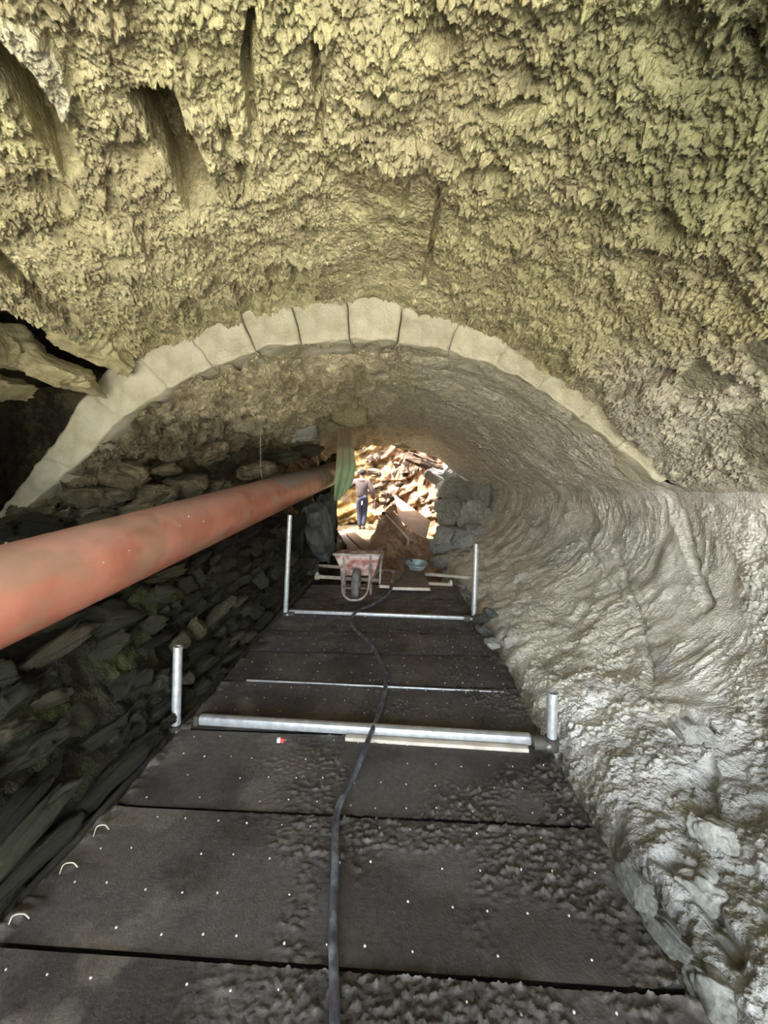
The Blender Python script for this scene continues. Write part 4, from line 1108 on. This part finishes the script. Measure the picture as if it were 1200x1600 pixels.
# mattock lying on the heap
t = empty('digging_hoe', at(620, 822, 8.6))
p0 = at(602, 803, 8.35); p1 = at(638, 841, 7.45)
MB().path([p0, p1], 0.021, 10).build('handle', 'pale_edge', t)
MB().path([p1 + Vector((0.0, 0, 0.02)), p1 + Vector((0.0, -.02, -0.06)), p1 + Vector((-0.01, -.02, -0.13))], [0.024, 0.022, 0.018], 8).build('blade', 'pale_edge', t)
MB().box(p0, (0.16, 0.05, 0.07), Euler((0, .3, .2)).to_matrix(), 0.012).build('head', 'rusty_iron', t)
tag(t, 'long-handled digging tool lying across the brown earth heap', 'digging tool')

# ------------------------------------------------------------------ green cloth
def cloth():
    Y0 = 6.5
    nx, nz = 70, 110
    rows = [(668, 524, 549), (690, 526, 551), (700, 526, 553), (730, 525, 556), (748, 523.5, 553), (762, 522.5, 547), (780, 521.5, 540)]
    ry = np.array([r[0] for r in rows]); rl = np.array([r[1] for r in rows]); rr = np.array([r[2] for r in rows])
    P = np.zeros((nz, nx, 3), np.float32)
    for j in range(nz):
        y = 668 + (780 - 668) * j / (nz - 1)
        l = np.interp(y, ry, rl); r = np.interp(y, ry, rr)
        for i in range(nx):
            u = i / (nx - 1)
            yy = y + (4 * math.sin(u * 5) - 6 * u if j > nz * 0.8 else 0) * max(0, (j / nz - 0.8) / 0.2)
            p = at(l + (r - l) * u, yy, Y0)
            P[j, i] = p
    u = np.linspace(0, 1, nx)[None]; v = np.linspace(0, 1, nz)[:, None]
    fold = 0.035 * np.sin(u * 17 + 2.2 * v) * (0.3 + 0.7 * v) + 0.03 * np.sin(u * 9 - 3.5 * v + 1) + 0.012 * np.sin(u * 31 + 6 * v)
    P[..., 1] += fold
    c = mix(np.broadcast_to(lin(214, 248, 224), P.shape), lin(200, 242, 214), sstep(-.3, .3, fbm(P, 4, 3, 211)))
    c = mix(c, lin(196, 210, 186), sstep(0.75, 0.25, v + 0 * u + 0.15 * fbm(P, 5, 2, 212)))
    c = mix(c, lin(170, 166, 146), sstep(0.30, 0.2, v + 0 * u + 0.1 * fbm(P, 5, 2, 213)))
    org = np.array(at(537, 780, Y0))
    me = np_mesh('green_cloth', P.reshape(-1, 3) - org, grid_faces(nz, nx), c.reshape(-1, 3))
    t = empty('hanging_cloth', org)
    o = link_mesh('cloth_sheet', me, 'cloth', t)
    k = at(537, 664, Y0)
    MB().path([k + Vector((-0.02, 0, -0.06)), k + Vector((0, 0.0, 0.12))], [0.07, 0.03], 10).build('knot', 'vault_stone', t)
    tag(t, 'pale green cloth hanging in folds from the vault at the pipe end', 'cloth')
cloth()

# ------------------------------------------------------------------ the man walking away
def skin_mesh(name, verts, edges_, radii, mat, root=0, sub=2):
    me = bpy.data.meshes.new(name); me.from_pydata(verts, edges_, [])
    ob = bpy.data.objects.new(name + '_tmp', me); C.objects.link(ob)
    md = ob.modifiers.new('Skin', 'SKIN'); md.use_smooth_shade = True
    if not me.skin_vertices: 
        bpy.context.view_layer.objects.active = ob
        bpy.ops.mesh.customdata_skin_add()
    for i, r in enumerate(radii):
        sv = me.skin_vertices[0].data[i]
        sv.radius = r if isinstance(r, tuple) else (r, r)
        sv.use_root = (i == root)
    s2 = ob.modifiers.new('Sub', 'SUBSURF'); s2.levels = sub; s2.render_levels = sub
    dg = bpy.context.evaluated_depsgraph_get(); dg.update()
    out_me = bpy.data.meshes.new_from_object(ob.evaluated_get(dg))
    bpy.data.objects.remove(ob)
    out_me.materials.clear(); out_me.materials.append(MATS[mat]); out_me.name = name
    for p in out_me.polygons: p.use_smooth = True
    return out_me
def person():
    foot = at(566, 828.5, 11.2)
    t = empty('person', foot)
    # joints; the man faces +y (away from the camera)
    J = {'pelvis': (0, 0, .95), 'waist': (-.01, 0, 1.08), 'chest': (-.02, .02, 1.28), 'upper': (-.02, .02, 1.42), 'neck': (-.015, .03, 1.52), 'head0': (-.005, .05, 1.60), 'head1': (0, .05, 1.70), 'head2': (0, .04, 1.76),
         'ls': (-.19, .02, 1.42), 'le': (-.40, .04, 1.27), 'lw': (-.44, .26, 1.33), 'rs': (.16, .02, 1.41), 're': (.30, .0, 1.14), 'rw': (.33, .10, .90),
         'lh': (-.09, 0, .92), 'lk': (-.09, .05, .50), 'la': (-.07, .02, .09), 'lt': (-.08, .17, .035), 'rh': (.09, 0, .92), 'rk': (.06, .10, .50), 'ra': (.03, .0, .12), 'rt': (.05, .13, .04)}
    names = list(J); ix = {k: i for i, k in enumerate(names)}
    E = [('pelvis', 'waist'), ('waist', 'chest'), ('chest', 'upper'), ('upper', 'neck'), ('neck', 'head0'), ('head0', 'head1'), ('head1', 'head2'), ('upper', 'ls'), ('ls', 'le'), ('le', 'lw'), ('upper', 'rs'), ('rs', 're'), ('re', 'rw'),
         ('pelvis', 'lh'), ('lh', 'lk'), ('lk', 'la'), ('la', 'lt'), ('pelvis', 'rh'), ('rh', 'rk'), ('rk', 'ra'), ('ra', 'rt')]
    Rd = {'pelvis': (.14, .105), 'waist': (.14, .10), 'chest': (.155, .105), 'upper': (.12, .085), 'neck': .052, 'head0': (.066, .078), 'head1': (.080, .098), 'head2': (.055, .065), 'ls': .062, 'le': .042, 'lw': .030, 'rs': .062, 're': .042, 'rw': .030,
          'lh': .088, 'lk': .058, 'la': .042, 'lt': .034, 'rh': .088, 'rk': .058, 'ra': .042, 'rt': .034}
    V = [Vector(J[k]) for k in names]; R = [Rd[k] for k in names]; Ed = [(ix[a], ix[b]) for a, b in E]
    def hand(w, d, side):
        d = Vector(d).normalized(); w = Vector(w)
        s = d.cross(Vector((0, 1, 0)) if abs(d.y) < .8 else Vector((0, 0, 1))).normalized()
        nrm = d.cross(s)
        pi = len(V); V.append(w + d * .06); R.append((.030, .020)); Ed.append((ix['lw'] if side < 0 else ix['rw'], pi))
        for q, (o, ln) in enumerate([(-.030, .062), (-.010, .074), (.010, .068), (.028, .054)]):
            a = len(V); V.append(w + d * .095 + s * o); R.append(.0095); Ed.append((pi, a))
            V.append(w + d * (.095 + ln * .55) + s * o * 1.1 + nrm * .012); R.append(.0085); Ed.append((a, a + 1))
            V.append(w + d * (.095 + ln * .9) + s * o * 1.1 + nrm * .034); R.append(.0075); Ed.append((a + 1, a + 2))
        a = len(V); V.append(w + d * .055 - s * .045 + nrm * .012); R.append(.0105); Ed.append((pi, a))
        V.append(w + d * .092 - s * .056 + nrm * .024); R.append(.009); Ed.append((a, a + 1))
    hand(J['lw'], Vector(J['lw']) - Vector(J['le']), -1); hand(J['rw'], Vector((.0, .15, -1)), 1)
    # nose and ears
    for src, pos, r in (('head1', (0, .155, 1.665), .014), ('head1', (-.086, .05, 1.665), .016), ('head1', (.086, .05, 1.665), .016)):
        V.append(Vector(pos)); R.append(r); Ed.append((ix[src], len(V) - 1))
    body = link_mesh('body', skin_mesh('body', [tuple(v) for v in V], Ed, R, 'skin', ix['pelvis']), None, t)
    def garment(name, keys, mat, grow, extra=(), root=0):
        ks = list(keys); vv = [J[k] for k in ks]; rr = []
        for k in ks:
            r = Rd[k]; rr.append((r[0] + grow, r[1] + grow) if isinstance(r, tuple) else r + grow)
        ed = [(ks.index(a), ks.index(b)) for a, b in E if a in ks and b in ks]
        for (src, pos, r) in extra:
            vv.append(pos); rr.append(r); ed.append((ks.index(src), len(vv) - 1))
        return link_mesh(name, skin_mesh(name, vv, ed, rr, mat, root), None, t)
    garment('sweater', ['chest', 'waist', 'upper', 'ls', 'le', 'lw', 'rs', 're', 'rw'], 'shirt_fabric', 0.042, [('waist', (-.005, 0, .90), (.165, .135)), ('upper', (-.015, .03, 1.50), .075)])
    garment('trousers', ['pelvis', 'lh', 'lk', 'la', 'rh', 'rk', 'ra'], 'trouser_fabric', 0.028, [('pelvis', (-.005, 0, 1.05), (.168, .135))])
    for a, b in (('la', 'lt'), ('ra', 'rt')):
        A = Vector(J[a]); B = Vector(J[b])
        link_mesh('shoe', skin_mesh('shoe', [tuple(A + Vector((0, -.03, -.04))), tuple((A + B) / 2 + Vector((0, 0, -.02))), tuple(B + Vector((0, .05, .004)))], [(0, 1), (1, 2)], [(.045, .05), (.047, .045), (.042, .032)], 'shoe_leather', 0), None, t)
    bm = bmesh.new(); bmesh.ops.create_icosphere(bm, subdivisions=4, radius=1.0)
    for v in bm.verts:
        k = 1 + 0.05 * math.sin(v.co.x * 9) * math.sin(v.co.z * 8)
        v.co = Vector((v.co.x * .094 * k, v.co.y * .108 * k + .032 - (.03 if v.co.y > 0 and v.co.z < 0 else 0), max(v.co.z, -0.95) * .105 * k + 1.70))
    hm = bpy.data.meshes.new('hair'); bm.to_mesh(hm); bm.free()
    for p in hm.polygons: p.use_smooth = True
    link_mesh('hair', hm, 'dark_hair', t)
    MB().box(foot + Vector((0.005, -0.13, 0.80)), (0.03, 0.012, 0.12), Euler((0.1, .15, 0)).to_matrix(), 0.004).build('cloth_tag', 'white_plastic', t)
    tag(t, 'person in grey-brown sweater and dark trousers walking away beside the sunlit bank', 'person')
person()
